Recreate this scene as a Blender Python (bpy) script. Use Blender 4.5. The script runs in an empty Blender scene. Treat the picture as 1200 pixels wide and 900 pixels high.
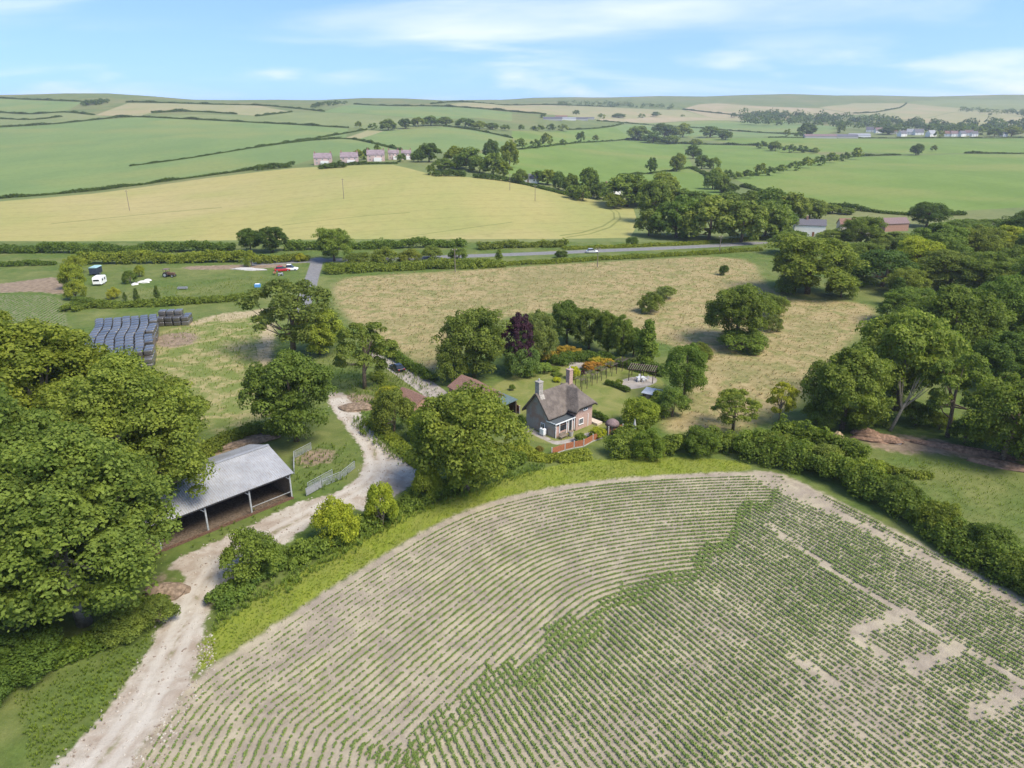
import bpy, bmesh, math, random
import numpy as np
from mathutils import Vector, Matrix
from mathutils.geometry import delaunay_2d_cdt
R = math.radians
sc = bpy.context.scene
col = sc.collection
# ------------------------------------------------------------------ camera
H = 50.0; S = H / 43.0
F = 832.0 / 1200.0
PITCH = R(20.7)
CP, SP = math.cos(PITCH), math.sin(PITCH)
cam = bpy.data.cameras.new('camera'); camo = bpy.data.objects.new('camera', cam); col.objects.link(camo)
camo.location = (0, 0, H); camo.rotation_euler = (R(90) - PITCH, 0, 0)
cam.sensor_width = 36; cam.lens = 36 * F; cam.clip_start = 0.5; cam.clip_end = 30000
sc.camera = camo
# ------------------------------------------------------------------ world, sun, exposure
SUN_EL, SUN_AZ = R(54), R(124)       # azimuth measured from +Y (view direction) towards +X
w = bpy.data.worlds.new('World'); sc.world = w; w.use_nodes = True
nt = w.node_tree; nt.nodes.clear()
def nd(nt, t, **k):
    n = nt.nodes.new(t)
    for a, v in k.items(): setattr(n, a, v)
    return n
sky = nd(nt, 'ShaderNodeTexSky', sky_type='NISHITA', sun_disc=False, sun_elevation=SUN_EL, sun_rotation=SUN_AZ,
         altitude=100, air_density=1.0, dust_density=0.4, ozone_density=2.5)
bg = nd(nt, 'ShaderNodeBackground'); bg.inputs[1].default_value = 0.12
wo = nd(nt, 'ShaderNodeOutputWorld')
tc = nd(nt, 'ShaderNodeTexCoord'); sep = nd(nt, 'ShaderNodeSeparateXYZ'); nt.links.new(tc.outputs['Generated'], sep.inputs[0])
lift = nd(nt, 'ShaderNodeVectorMath', operation='ADD'); lift.inputs[1].default_value = (0, 0, 0.17); nt.links.new(tc.outputs['Generated'], lift.inputs[0])
nrm = nd(nt, 'ShaderNodeVectorMath', operation='NORMALIZE'); nt.links.new(lift.outputs[0], nrm.inputs[0])
if 'Vector' in sky.inputs: nt.links.new(nrm.outputs[0], sky.inputs['Vector'])
def mth(op, a, b=None, c=None, nt=nt):
    n = nd(nt, 'ShaderNodeMath', operation=op)
    for i, v in enumerate((a, b, c)):
        if v is None: continue
        if hasattr(v, 'links'): nt.links.new(v, n.inputs[i])
        else: n.inputs[i].default_value = v
    return n.outputs[0]
def mapr(v, a, b, c=0.0, d=1.0, nt=nt, smooth=True):
    n = nd(nt, 'ShaderNodeMapRange'); n.interpolation_type = 'SMOOTHSTEP' if smooth else 'LINEAR'
    nt.links.new(v, n.inputs[0])
    for i, q in enumerate((a, b, c, d)): n.inputs[i + 1].default_value = q
    return n.outputs[0]
# clouds sit on a flat layer: the direction is projected on a plane overhead
zz = mth('MAXIMUM', sep.outputs[2], 0.0)
den = mth('ADD', zz, 0.09)
cx = mth('DIVIDE', sep.outputs[0], den); cy = mth('DIVIDE', sep.outputs[1], den)
cmb = nd(nt, 'ShaderNodeCombineXYZ'); nt.links.new(cx, cmb.inputs[0]); nt.links.new(cy, cmb.inputs[1])
n1 = nd(nt, 'ShaderNodeTexNoise'); n1.inputs['Scale'].default_value = 0.42; n1.inputs['Detail'].default_value = 7; n1.inputs['Roughness'].default_value = 0.5; n1.inputs['Distortion'].default_value = 0.5
mp = nd(nt, 'ShaderNodeMapping'); mp.inputs['Location'].default_value = (3.4, 1.3, 0.0); mp.inputs['Scale'].default_value = (0.8, 1.25, 1)
nt.links.new(cmb.outputs[0], mp.inputs[0]); nt.links.new(mp.outputs[0], n1.inputs[0])
cl = mapr(n1.outputs[0], 0.47, 0.82)
mix = nd(nt, 'ShaderNodeMix', data_type='RGBA')
n2_ = nd(nt, 'ShaderNodeTexNoise'); n2_.inputs['Scale'].default_value = 5.0; n2_.inputs['Detail'].default_value = 6
mp2 = nd(nt, 'ShaderNodeMapping'); mp2.inputs['Scale'].default_value = (1, 1, 4.5); mp2.inputs['Location'].default_value = (.35, .1, .2); nt.links.new(tc.outputs['Generated'], mp2.inputs[0]); nt.links.new(mp2.outputs[0], n2_.inputs[0])
band = mapr(zz, 0.03, 0.11, 1.0, 0.0); low = mth('MULTIPLY', mapr(n2_.outputs[0], 0.48, 0.70), band)
mixf = mth('MAXIMUM', mth('MULTIPLY', cl, 0.9), mth('MULTIPLY', low, 0.8)); nt.links.new(mixf, mix.inputs[0])
tint = nd(nt, 'ShaderNodeMix', data_type='RGBA', blend_type='MULTIPLY'); tint.inputs[0].default_value = 1.0
tint.inputs[7].default_value = (0.84, 0.925, 1.05, 1); nt.links.new(sky.outputs[0], tint.inputs[6])
nt.links.new(tint.outputs[2], mix.inputs[6]); mix.inputs[7].default_value = (4.6, 4.75, 4.9, 1)
nt.links.new(mix.outputs[2], bg.inputs[0]); nt.links.new(bg.outputs[0], wo.inputs[0])
sl = bpy.data.lights.new('sun', 'SUN'); so = bpy.data.objects.new('sun', sl); col.objects.link(so)
sl.energy = 2.7; sl.angle = R(26); sl.color = (1.0, 0.92, 0.77)
so.location = (0, 0, 200)
sd = Vector((math.sin(SUN_AZ) * math.cos(SUN_EL), math.cos(SUN_AZ) * math.cos(SUN_EL), math.sin(SUN_EL)))
so.rotation_euler = sd.to_track_quat('Z', 'Y').to_euler()
sc.view_settings.view_transform = 'Standard'; sc.view_settings.look = 'None'; sc.view_settings.exposure = 1.16; sc.view_settings.gamma = 1.0
sc.render.engine = 'CYCLES'
cy_ = sc.cycles
cy_.use_denoising = True; cy_.max_bounces = 6; cy_.diffuse_bounces = 3; cy_.glossy_bounces = 2; cy_.transmission_bounces = 4
cy_.transparent_max_bounces = 6; cy_.volume_bounces = 0; cy_.caustics_reflective = False; cy_.caustics_refractive = False
try: cy_.denoising_prefilter = 'ACCURATE'
except Exception: pass
# ------------------------------------------------------------------ terrain
_Yk = np.array([-4000, 262, 290, 340, 400, 450, 600, 800, 1000, 1300, 1700, 2000, 2600, 3200, 4000, 5000, 12000.])
_ZL = np.array([0, 0, 0, 0, 1, 3, 9, 18, 28, 52, 86, 88, 80, 70, 60, 55, 55.])
_ZC = np.array([0, 0, 0, 4, 10, 14, 13, 18, 27, 42, 62, 75, 95, 98, 90, 80, 80.])
_ZR = np.array([0, 0, 0, 0, 0, 0, 0, 1, 3, 9, 24, 38, 80, 124, 122, 100, 100.])
_yg = np.arange(-500, 14000, 5.0)
def _sm(z):
    v = np.interp(_yg, _Yk * S, z * S)
    for k in (13, 17):
        v = np.convolve(np.pad(v, (k, k), 'edge'), np.ones(2 * k + 1) / (2 * k + 1), 'valid')
    v[_yg < 303] = 0
    return v
_tl, _tc, _tr = _sm(_ZL), _sm(_ZC), _sm(_ZR)
def terrain(x, y):
    x = np.asarray(x, float); y = np.asarray(y, float)
    b = x / np.maximum(y, 30.0)
    zl, zc, zr = np.interp(y, _yg, _tl), np.interp(y, _yg, _tc), np.interp(y, _yg, _tr)
    f = lambda t: np.clip(t, 0, 1) ** 2 * (3 - 2 * np.clip(t, 0, 1))
    a = f((b + 0.55) / 0.4); c = f((b + 0.12) / 0.34)
    z = (zl * (1 - a) + zc * a) * (1 - c) + zr * c
    far = np.clip((y - 500) / 1200, 0, 1)
    z = z + far * (5.0 * np.sin(x / 210 + 1.3) * np.sin(y / 260) + 3.0 * np.sin(x / 90 + y / 150))
    return z
def ray(px, py):
    v = (450 - py) / 832.0
    return (px - 600) / 832.0, CP + v * SP, -SP + v * CP
def P(px, py, h=0.0):
    """ground point seen at a place of the photograph (where that thing stands in the real place)"""
    xc, yc, zc = ray(px, py); s = zc / yc
    if s < -1e-4:
        Y = (h - H) / s
        if Y < 300: return Vector((xc * Y / yc, Y, h))
    Ys = 250 * 1.002 ** np.arange(0, 1900)
    xs = xc * Ys / yc
    hit = np.nonzero(H + s * Ys <= terrain(xs, Ys) + h)[0]
    i = hit[0] if len(hit) else int(np.argmin(np.abs(Ys - 3700)))
    return Vector((xs[i], Ys[i], float(terrain(xs[i], Ys[i])) + h))
def zat(Y, py):
    xc, yc, zc = ray(0, py); return H + zc / yc * Y
def depth(p): return p.y * CP + (H - p.z) * SP
# ------------------------------------------------------------------ materials
MATS = {}
class NT:
    def __init__(s, name):
        m = bpy.data.materials.new(name); m.use_nodes = True; s.m = m; s.t = m.node_tree; s.t.nodes.clear()
        s.out = s.n('ShaderNodeOutputMaterial'); s.b = s.n('ShaderNodeBsdfPrincipled')
        s.t.links.new(s.b.outputs[0], s.out.inputs[0]); MATS[name] = m
        s._pos = None
    def n(s, t, **k): return nd(s.t, t, **k)
    def l(s, a, b): s.t.links.new(a, b)
    def pos(s):
        if s._pos is None: s._pos = s.n('ShaderNodeNewGeometry').outputs['Position']
        return s._pos
    def oco(s): return s.n('ShaderNodeTexCoord').outputs['Object']
    def noise(s, scale, detail=4, rough=0.55, vec=None, sc3=None, dist=0.0, rot=0.0):
        n = s.n('ShaderNodeTexNoise'); n.inputs['Scale'].default_value = scale; n.inputs['Detail'].default_value = detail
        n.inputs['Roughness'].default_value = rough; n.inputs['Distortion'].default_value = dist
        v = vec or s.pos()
        if sc3:
            m = s.n('ShaderNodeMapping'); m.inputs['Scale'].default_value = sc3; m.inputs['Rotation'].default_value = (0, 0, rot); s.l(v, m.inputs[0]); v = m.outputs[0]
        s.l(v, n.inputs['Vector']); return n.outputs[0]
    def mixc(s, f, a, b, mode='MIX'):
        n = s.n('ShaderNodeMix', data_type='RGBA', blend_type=mode)
        for i, v in ((0, f), (6, a), (7, b)):
            if hasattr(v, 'links'): s.l(v, n.inputs[i])
            elif i == 0: n.inputs[i].default_value = v
            else: n.inputs[i].default_value = (*v, 1) if len(v) == 3 else v
        return n.outputs[2]
    def m(s, *a): pass
    def math(s, op, a, b=None, c=None): return mth(op, a, b, c, nt=s.t)
    def mr(s, v, a, b, c=0.0, d=1.0): return mapr(v, a, b, c, d, nt=s.t)
    def attr(s, name): return s.n('ShaderNodeAttribute', attribute_name=name).outputs['Fac']
    def bump(s, h, strength=0.5, dist=0.1):
        n = s.n('ShaderNodeBump'); n.inputs['Strength'].default_value = strength; n.inputs['Distance'].default_value = dist
        s.l(h, n.inputs['Height']); s.l(n.outputs[0], s.b.inputs['Normal'])
    def fin(s, c, rough=0.8, spec=0.25, metal=0.0):
        if hasattr(c, 'links'): s.l(c, s.b.inputs['Base Color'])
        else: s.b.inputs['Base Color'].default_value = (*c, 1)
        if hasattr(rough, 'links'): s.l(rough, s.b.inputs['Roughness'])
        else: s.b.inputs['Roughness'].default_value = rough
        s.b.inputs['Specular IOR Level'].default_value = spec; s.b.inputs['Metallic'].default_value = metal
        return s.mat
    @property
    def mat(s): return s.t.id_data if False else MATS[[k for k in MATS if MATS[k].node_tree == s.t][0]]
def simple(name, c, rough=0.7, spec=0.3, metal=0.0, var=0.25, scale=3.0, bump=0.0):
    s = NT(name); f = s.noise(scale, 5, 0.6, vec=s.oco())
    d = tuple(x * (1 - var) for x in c); e = tuple(min(1, x * (1 + var)) for x in c)
    if bump: s.bump(f, bump, 0.05)
    s.fin(s.mixc(s.mr(f, 0.3, 0.7), d, e), rough, spec, metal); return MATS[name]
def leafmat(name, dark, light, trans=0.22):
    s = NT(name)
    t = s.attr('tint'); oi = s.n('ShaderNodeObjectInfo')
    c = s.mixc(t, dark, light)
    c = s.mixc(1.0, c, oi.outputs['Color'], 'MULTIPLY')
    big = s.noise(0.45, 2, 0.5); c = s.mixc(s.mr(big, 0.35, 0.65, 0.0, 0.35), c, s.mixc(1.0, c, (1.22, 1.12, 0.8), 'MULTIPLY'))
    s.fin(c, 0.6, 0.12)
    tr = s.n('ShaderNodeBsdfTranslucent'); s.l(s.mixc(1.0, c, (1.2, 1.35, 0.6), 'MULTIPLY'), tr.inputs[0])
    mx = s.n('ShaderNodeMixShader'); mx.inputs[0].default_value = trans
    s.l(s.b.outputs[0], mx.inputs[1]); s.l(tr.outputs[0], mx.inputs[2]); s.l(mx.outputs[0], s.out.inputs[0])
    return MATS[name]
leafmat('leaf', (0.080, 0.116, 0.020), (0.255, 0.305, 0.060), .42)
leafmat('leaf_flower', (0.06, 0.09, 0.02), (0.48, 0.33, 0.04), 0.1)
leafmat('leaf_purple', (0.020, 0.008, 0.014), (0.065, 0.025, 0.04), 0.1)
leafmat('maize', (0.155, 0.232, 0.055), (0.27, 0.345, 0.12), 0.42)
leafmat('grass_blade', (0.13, 0.155, 0.03), (0.30, 0.31, 0.08), 0.3)
leafmat('dry_blade', (0.20, 0.17, 0.075), (0.40, 0.32, 0.165), 0.25)
simple('bark', (0.16, 0.125, 0.09), 0.9, 0.1, var=0.45, scale=5, bump=0.5)
simple('pale_bark', (0.27, 0.235, 0.18), 0.9, 0.1, var=0.3, scale=3)
simple('dead_bark', (0.30, 0.25, 0.18), 0.9, 0.1, var=0.3, scale=5)
# ------------------------------------------------------------------ mesh helpers
def tag(o, label=None, cat=None, group=None, kind=None):
    if label: o['label'] = label
    if cat: o['category'] = cat
    if group: o['group'] = group
    if kind: o['kind'] = kind
    return o
def rawmesh(name, V, FQ, mats, tint=None, midx=None, smooth=False, nside=4):
    me = bpy.data.meshes.new(name); V = np.ascontiguousarray(V, dtype=np.float32); FQ = np.ascontiguousarray(FQ, dtype=np.int32)
    me.vertices.add(len(V)); me.vertices.foreach_set('co', V.ravel())
    me.loops.add(FQ.size); me.loops.foreach_set('vertex_index', FQ.ravel())
    me.polygons.add(len(FQ)); me.polygons.foreach_set('loop_start', np.arange(len(FQ), dtype=np.int32) * nside)
    for m in mats: me.materials.append(MATS[m] if isinstance(m, str) else m)
    if midx is not None: me.polygons.foreach_set('material_index', np.asarray(midx, np.int32))
    me.update(calc_edges=True)
    if tint is not None:
        a = me.attributes.new('tint', 'FLOAT', 'FACE'); a.data.foreach_set('value', np.asarray(tint, np.float32))
    if smooth: me.polygons.foreach_set('use_smooth', np.ones(len(FQ), bool))
    return me
def link(name, me, parent=None, loc=None):
    o = bpy.data.objects.new(name, me); col.objects.link(o)
    if parent is not None: o.parent = parent
    if loc is not None: o.location = loc
    return o
def thing(name, label, cat, loc=(0, 0, 0), rz=0.0, group=None):
    o = bpy.data.objects.new(name, None); col.objects.link(o); o.location = loc; o.rotation_euler = (0, 0, rz)
    o.empty_display_size = 0.3
    return tag(o, label, cat, group)
class MB:
    def __init__(s): s.v = []; s.f = []
    def add(s, vs, fs):
        b = len(s.v); s.v += [tuple(v) for v in vs]; s.f += [tuple(i + b for i in f) for f in fs]; return s
    def box(s, c, d, rz=0.0, rx=0.0):
        hx, hy, hz = d[0] / 2, d[1] / 2, d[2] / 2
        M = Matrix.Rotation(rz, 3, 'Z') @ Matrix.Rotation(rx, 3, 'X')
        vs = [M @ Vector((x * hx, y * hy, z * hz)) + Vector(c) for z in (-1, 1) for x, y in ((-1, -1), (1, -1), (1, 1), (-1, 1))]
        return s.add(vs, [(3, 2, 1, 0), (4, 5, 6, 7), (0, 1, 5, 4), (1, 2, 6, 5), (2, 3, 7, 6), (3, 0, 4, 7)])
    def bar(s, a, b, wd, hg=None):
        a, b = Vector(a), Vector(b); d = (b - a); L = d.length; d = d / L; hg = hg or wd
        u = Vector((0, 0, 1)) if abs(d.z) < 0.95 else Vector((1, 0, 0))
        r = d.cross(u).normalized(); u = r.cross(d)
        vs = []
        for p in (a, b):
            for i, j in ((-1, -1), (1, -1), (1, 1), (-1, 1)): vs.append(p + r * (i * wd / 2) + u * (j * hg / 2))
        return s.add(vs, [(0, 1, 2, 3), (7, 6, 5, 4), (0, 4, 5, 1), (1, 5, 6, 2), (2, 6, 7, 3), (3, 7, 4, 0)])
    def tube(s, pts, rad, n=7, cap=True):
        pts = [Vector(p) for p in pts]; rings = []
        for i, p in enumerate(pts):
            d = (pts[min(i + 1, len(pts) - 1)] - pts[max(i - 1, 0)]).normalized()
            u = Vector((1, 0, 0)) if abs(d.x) < 0.9 else Vector((0, 1, 0))
            r = d.cross(u).normalized(); q = d.cross(r)
            r_ = rad[i] if isinstance(rad, (list, tuple)) else rad
            rings.append([p + (r * math.cos(2 * math.pi * k / n) + q * math.sin(2 * math.pi * k / n)) * r_ for k in range(n)])
        vs = [v for rg in rings for v in rg]; fs = []
        for i in range(len(pts) - 1):
            for k in range(n): fs.append((i * n + k, i * n + (k + 1) % n, (i + 1) * n + (k + 1) % n, (i + 1) * n + k))
        if cap: fs.append(tuple(range(n))[::-1]); fs.append(tuple((len(pts) - 1) * n + k for k in range(n)))
        return s.add(vs, fs)
    def loft(s, sections):
        """closed rings of equal length joined in order, ends capped"""
        n = len(sections[0]); vs = [p for r in sections for p in r]; fs = []
        for i in range(len(sections) - 1):
            for k in range(n): fs.append((i * n + k, i * n + (k + 1) % n, (i + 1) * n + (k + 1) % n, (i + 1) * n + k))
        fs.append(tuple(range(n))[::-1]); fs.append(tuple((len(sections) - 1) * n + k for k in range(n)))
        return s.add(vs, fs)
    def prism(s, poly, z0, z1):
        n = len(poly); vs = [(x, y, z0) for x, y in poly] + [(x, y, z1) for x, y in poly]
        fs = [tuple(range(n))[::-1], tuple(range(n, 2 * n))] + [(k, (k + 1) % n, n + (k + 1) % n, n + k) for k in range(n)]
        return s.add(vs, fs)
    def mesh(s, name, mat, smooth=False, bevel=0.0, seg=2):
        me = bpy.data.meshes.new(name); me.from_pydata([tuple(v) for v in s.v], [], s.f)
        bm = bmesh.new(); bm.from_mesh(me); bmesh.ops.recalc_face_normals(bm, faces=bm.faces)
        if bevel: bmesh.ops.bevel(bm, geom=list(bm.edges), offset=bevel, segments=seg, affect='EDGES', profile=0.5)
        bm.to_mesh(me); bm.free()
        me.materials.append(MATS[mat] if isinstance(mat, str) else mat)
        if smooth:
            for p in me.polygons: p.use_smooth = True
        me.update(); return me
    def build(s, name, mat, parent=None, loc=None, **k): return link(name, s.mesh(name, mat, **k), parent, loc)
def leafcloud(C, Rr, n, size, rng, zmin=-0.45, jit=0.6, inner=0.7):
    C = np.asarray(C, float); Rr = np.asarray(Rr, float)
    if Rr.ndim == 1: Rr = Rr[:, None] * np.array([1, 1, 0.85])
    N = len(C); C = np.repeat(C, n, 0); Q = np.repeat(Rr, n, 0); ct = np.repeat(rng.random(N), n)
    d = rng.normal(size=(N * n, 3)); d /= np.linalg.norm(d, axis=1, keepdims=True) + 1e-9
    lo = d[:, 2] < zmin; d[lo, 2] *= -1
    p = C + Q * d * rng.uniform(inner, 1.06, (N * n, 1))
    nn = d + jit * rng.normal(size=d.shape); nn[:, 2] += 0.25; nn /= np.linalg.norm(nn, axis=1, keepdims=True) + 1e-9
    t = np.cross(nn, rng.normal(size=d.shape)); t /= np.linalg.norm(t, axis=1, keepdims=True) + 1e-9
    b = np.cross(nn, t); s = (size * rng.uniform(0.6, 1.35, N * n))[:, None]
    V = np.stack([p + t * s * .5, p + b * s * .34 - nn * s * .12, p - t * s * .5, p - b * s * .34 - nn * s * .12], 1).reshape(-1, 3)
    tint = np.clip(0.5 * ct + 0.55 * rng.random(N * n) - 0.02, 0, 1)
    return V, tint
def quads(n): return np.arange(n * 4, dtype=np.int32).reshape(-1, 4)
# ------------------------------------------------------------------ ground: near fan with distance masks
def smooth_poly(pts, it=2, closed=True):
    p = np.array(pts, float)
    for _ in range(it):
        q = np.roll(p, -1, 0) if closed else None
        if closed: p = np.stack([.75 * p + .25 * q, .25 * p + .75 * q], 1).reshape(-1, 2)
        else:
            a, b = p[:-1], p[1:]
            m = np.stack([.75 * a + .25 * b, .25 * a + .75 * b], 1).reshape(-1, 2); p = np.vstack([p[:1], m, p[-1:]])
    return p
def W(pts): return [tuple(P(*q)[:2]) for q in pts]
def sd_seg(X, Y, a, b):
    ax, ay = a; bx, by = b; dx, dy = bx - ax, by - ay; L = dx * dx + dy * dy + 1e-12
    t = np.clip(((X - ax) * dx + (Y - ay) * dy) / L, 0, 1)
    return np.hypot(X - ax - t * dx, Y - ay - t * dy)
def sd_poly(X, Y, poly):
    d = np.full(X.shape, 1e9); ins = np.zeros(X.shape, bool)
    for i in range(len(poly)):
        a, b = poly[i], poly[(i + 1) % len(poly)]
        d = np.minimum(d, sd_seg(X, Y, a, b))
        c = ((a[1] > Y) != (b[1] > Y)) & (X < (b[0] - a[0]) * (Y - a[1]) / (b[1] - a[1] + 1e-12) + a[0]); ins ^= c
    return np.where(ins, d, -d)
def sd_line(X, Y, line, w):
    d = np.full(X.shape, 1e9)
    for i in range(len(line) - 1): d = np.minimum(d, sd_seg(X, Y, line[i], line[i + 1]))
    return w - d
track_px = [(20, 940), (60, 900), (112, 850), (150, 800), (183, 745), (203, 700), (222, 672), (196, 668), (205, 655), (235, 642), (290, 618), (345, 589), (385, 581), (412, 568), (428, 547),
            (424, 525), (405, 500), (386, 476), (384, 462), (400, 458), (415, 474), (432, 500), (452, 524), (482, 544), (492, 562), (472, 576), (442, 592), (430, 602), (400, 592), (372, 607), (330, 640), (290, 662),
            (268, 682), (250, 702), (238, 735), (230, 790), (205, 830), (168, 870), (150, 900), (140, 940)]
field_px = [(120, 945), (148, 900), (178, 850), (228, 793), (300, 747), (365, 703), (420, 668), (520, 607), (600, 579), (700, 562), (800, 555), (880, 552), (905, 552), (935, 563), (1000, 595), (1100, 648), (1200, 702), (1330, 770), (1500, 880), (1500, 960), (700, 990)]
lime_px = [(226, 782), (232, 755), (275, 716), (350, 672), (450, 612), (540, 577), (620, 552), (690, 538), (790, 535), (860, 539), (885, 547), (870, 554), (800, 556), (700, 563), (600, 580), (520, 608), (420, 669), (365, 704), (300, 748), (235, 786)]
dry_px = [(384, 326), (470, 321), (560, 316), (700, 307), (880, 298), (896, 335), (925, 352), (1000, 352), (1034, 364), (985, 410), (940, 465), (895, 500), (830, 506), (765, 508), (800, 470), (820, 435), (800, 410), (775, 400), (700, 372), (640, 365), (585, 372), (535, 400), (518, 446), (495, 428), (455, 405), (400, 372)]
lawn_px = [(590, 445), (640, 425), (700, 425), (765, 435), (785, 455), (745, 490), (700, 503), (655, 522), (612, 515), (585, 478), (575, 455)]
pale_px = [(178, 388), (300, 362), (325, 395), (300, 440), (335, 498), (250, 512), (185, 450), (170, 440)]
crop_px = [(-60, 345), (0, 346), (70, 345), (78, 372), (80, 400), (-60, 400)]
dirt_list = [[(-40, 337), (30, 329), (72, 323), (78, 345), (70, 345), (40, 341), (-40, 345)], [(182, 392), (230, 388), (232, 402), (200, 408), (180, 405)], [(395, 462), (440, 462), (430, 480), (400, 478)],
             [(245, 530), (300, 505), (330, 498), (325, 510), (280, 522), (250, 540)], [(1010, 512), (1045, 508), (1120, 518), (1205, 545), (1205, 553), (1100, 530), (1060, 532), (1020, 524)],
             [(215, 312), (260, 311), (340, 308), (340, 313), (260, 316), (215, 316)], [(180, 670), (210, 690), (200, 712), (182, 712)], [(345, 545), (360, 525), (400, 530), (380, 545)], [(472, 466), (500, 462), (520, 470), (492, 486), (470, 480)]]
road_px = [(300, 309), (372, 305), (450, 304), (560, 299.5), (620, 297.5), (700, 294), (800, 290), (880, 285.5), (930, 280)]
lane_px = [(372, 303), (370, 312), (366, 324), (360, 345), (350, 370)]
drive_px = [(445, 415), (462, 428), (480, 440), (505, 457), (520, 470)]
patio_px = [(720, 450), (735, 442), (768, 440), (772, 449), (738, 458)]
gpath_px = [(648, 425), (665, 424), (690, 424), (688, 431), (675, 432), (665, 427)]
walk_px = [(606, 500), (612, 496), (640, 511), (652, 519), (690, 507), (700, 500), (703, 504), (690, 511), (655, 523), (640, 517)]
tan_px = [(250, 372), (330, 358), (325, 364), (290, 372), (255, 378)]
bs = np.arange(-1.25, 1.2501, 0.0075); ys = np.exp(np.arange(math.log(12), math.log(303.0), 0.0075)); ys[-1] = 303.0
BX, YY = np.meshgrid(bs, ys); XX = BX * YY
jx = np.sin(XX * 1.9 + YY * .7) * .2; jy = np.sin(YY * 1.7 - XX * .5) * .2
def sdp(px): return sd_poly(XX, YY, smooth_poly(W(px)))
def sdl(px, wd): return sd_line(XX, YY, smooth_poly(W(px), closed=False), wd)
masks = {}
masks['m_track'] = np.maximum(sdp(track_px), -50)
masks['m_soil'] = sdp(field_px); masks['m_lime'] = sdp(lime_px); masks['m_dry'] = sdp(dry_px); masks['m_lawn'] = sdp(lawn_px); masks['m_pale'] = sdp(pale_px)
masks['m_crop'] = sdp(crop_px)
d_ = np.full(XX.shape, -99.)
for q in dirt_list: d_ = np.maximum(d_, sdp(q))
masks['m_dirt'] = d_
masks['m_road'] = np.maximum(sdl(road_px, 3.2), sdl(lane_px, 2.2))
masks['m_pave'] = np.maximum.reduce([sdl(drive_px, 2.3), sdp(patio_px), sdp(gpath_px), sdp(walk_px)])
masks['m_tan'] = np.maximum(sdp(tan_px), sdl([(225, 380), (262, 368), (300, 366), (318, 385), (305, 420), (330, 440)], 1.6))
# the chalk lane has two wheel tracks: distance to its middle line
midline = [(85, 930), (110, 900), (150, 855), (190, 790), (212, 740), (235, 690), (262, 655), (330, 620), (400, 583), (445, 560), (438, 525), (415, 495), (395, 470)]
masks['m_mid'] = -sdl(midline, 0)
V = np.stack([XX, YY, np.zeros_like(XX)], -1).reshape(-1, 3)
nb, ny = len(bs), len(ys)
ii, jj = np.meshgrid(np.arange(nb - 1), np.arange(ny - 1)); i0 = (jj * nb + ii).ravel()
FQ = np.stack([i0, i0 + 1, i0 + 1 + nb, i0 + nb], 1)
# one material, fed by the masks, keeps the ragged borders continuous over the separate ground sheets
g = NT('ground')
fine = g.noise(6.0, 6, 0.7); mid = g.noise(0.7, 5, 0.62); big = g.noise(0.06, 4, 0.6); patch = g.noise(0.22, 5, 0.65, dist=0.6)
streak = g.noise(1.2, 4, 0.6, sc3=(1.0, 0.25, 1), rot=0.6)
def near(mask, wdt, amp, src=None):
    a = g.attr(mask); k = g.math('MULTIPLY_ADD', g.math('SUBTRACT', src or mid, 0.5), amp, a)
    return g.mr(k, -wdt, wdt)
def tex(c1, c2, f, lo=0.3, hi=0.7): return g.mixc(g.mr(f, lo, hi), c1, c2)
grass = g.mixc(g.mr(big, .35, .65), tex((.062, .100, .020), (.120, .170, .038), mid), tex((.115, .140, .038), (.19, .20, .065), patch))
grass = g.mixc(g.mr(fine, .35, .75, 0, .45), grass, (.06, .085, .018))
dry = g.mixc(g.mr(patch, .44, .62), tex((.25, .195, .088), (.36, .285, .145), mid), tex((.145, .155, .05), (.24, .22, .085), mid))
dry = g.mixc(g.mr(g.noise(.035, 4, .6, dist=1.0), .5, .62, 0, .6), dry, tex((.17, .165, .06), (.235, .205, .09), mid))
dry = g.mixc(g.mr(streak, .5, .75, 0, .3), dry, (.19, .145, .066))
c = g.mixc(near('m_dry', 1.6, 5, patch), grass, dry)
pale = g.mixc(g.mr(patch, .42, .62), (.145, .175, .045), tex((.25, .215, .09), (.34, .29, .14), mid)); c = g.mixc(near('m_pale', 2.5, 8, patch), c, pale)
lime = tex((.155, .195, .024), (.215, .24, .036), streak); lime = g.mixc(g.mr(patch, .4, .62, 0, .6), lime, tex((.20, .20, .045), (.15, .175, .04), mid)); c = g.mixc(near('m_lime', .35, 1.6), c, lime)
lawn = tex((.13, .16, .036), (.215, .21, .07), patch); c = g.mixc(near('m_lawn', .4, 1.0), c, lawn)
c = g.mixc(near('m_crop', .5, 1.0), c, tex((.13, .16, .05), (.20, .19, .11), mid))
c = g.mixc(near('m_tan', 1.2, 4), c, tex((.30, .235, .13), (.40, .33, .20), mid))
dirt = tex((.17, .125, .085), (.29, .22, .15), mid); c = g.mixc(near('m_dirt', .9, 5), c, dirt)
soil = g.mixc(g.mr(patch, .35, .68), tex((.25, .207, .16), (.322, .270, .208), mid), tex((.335, .285, .20), (.41, .352, .25), mid))
soil = g.mixc(g.mr(fine, .55, .8, 0, .5), soil, (.15, .12, .09)); c = g.mixc(near('m_soil', .5, 1.8), c, soil)
trk = g.mixc(g.mr(patch, .38, .66), tex((.38, .335, .275), (.47, .425, .36), mid), tex((.29, .23, .175), (.37, .31, .25), mid))
ml = g.attr('m_mid')
rut = g.math('ABSOLUTE', g.math('SUBTRACT', ml, 0.95)); wear = g.mr(g.math('MULTIPLY_ADD', g.math('SUBTRACT', mid, .5), 1.2, rut), .15, .65)
trk = g.mixc(g.math('MULTIPLY', g.math('SUBTRACT', 1.0, wear), .55), trk, (.50, .46, .40))
trk = g.mixc(g.mr(fine, .5, .78, 0, .5), trk, (.25, .2, .15))
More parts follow.
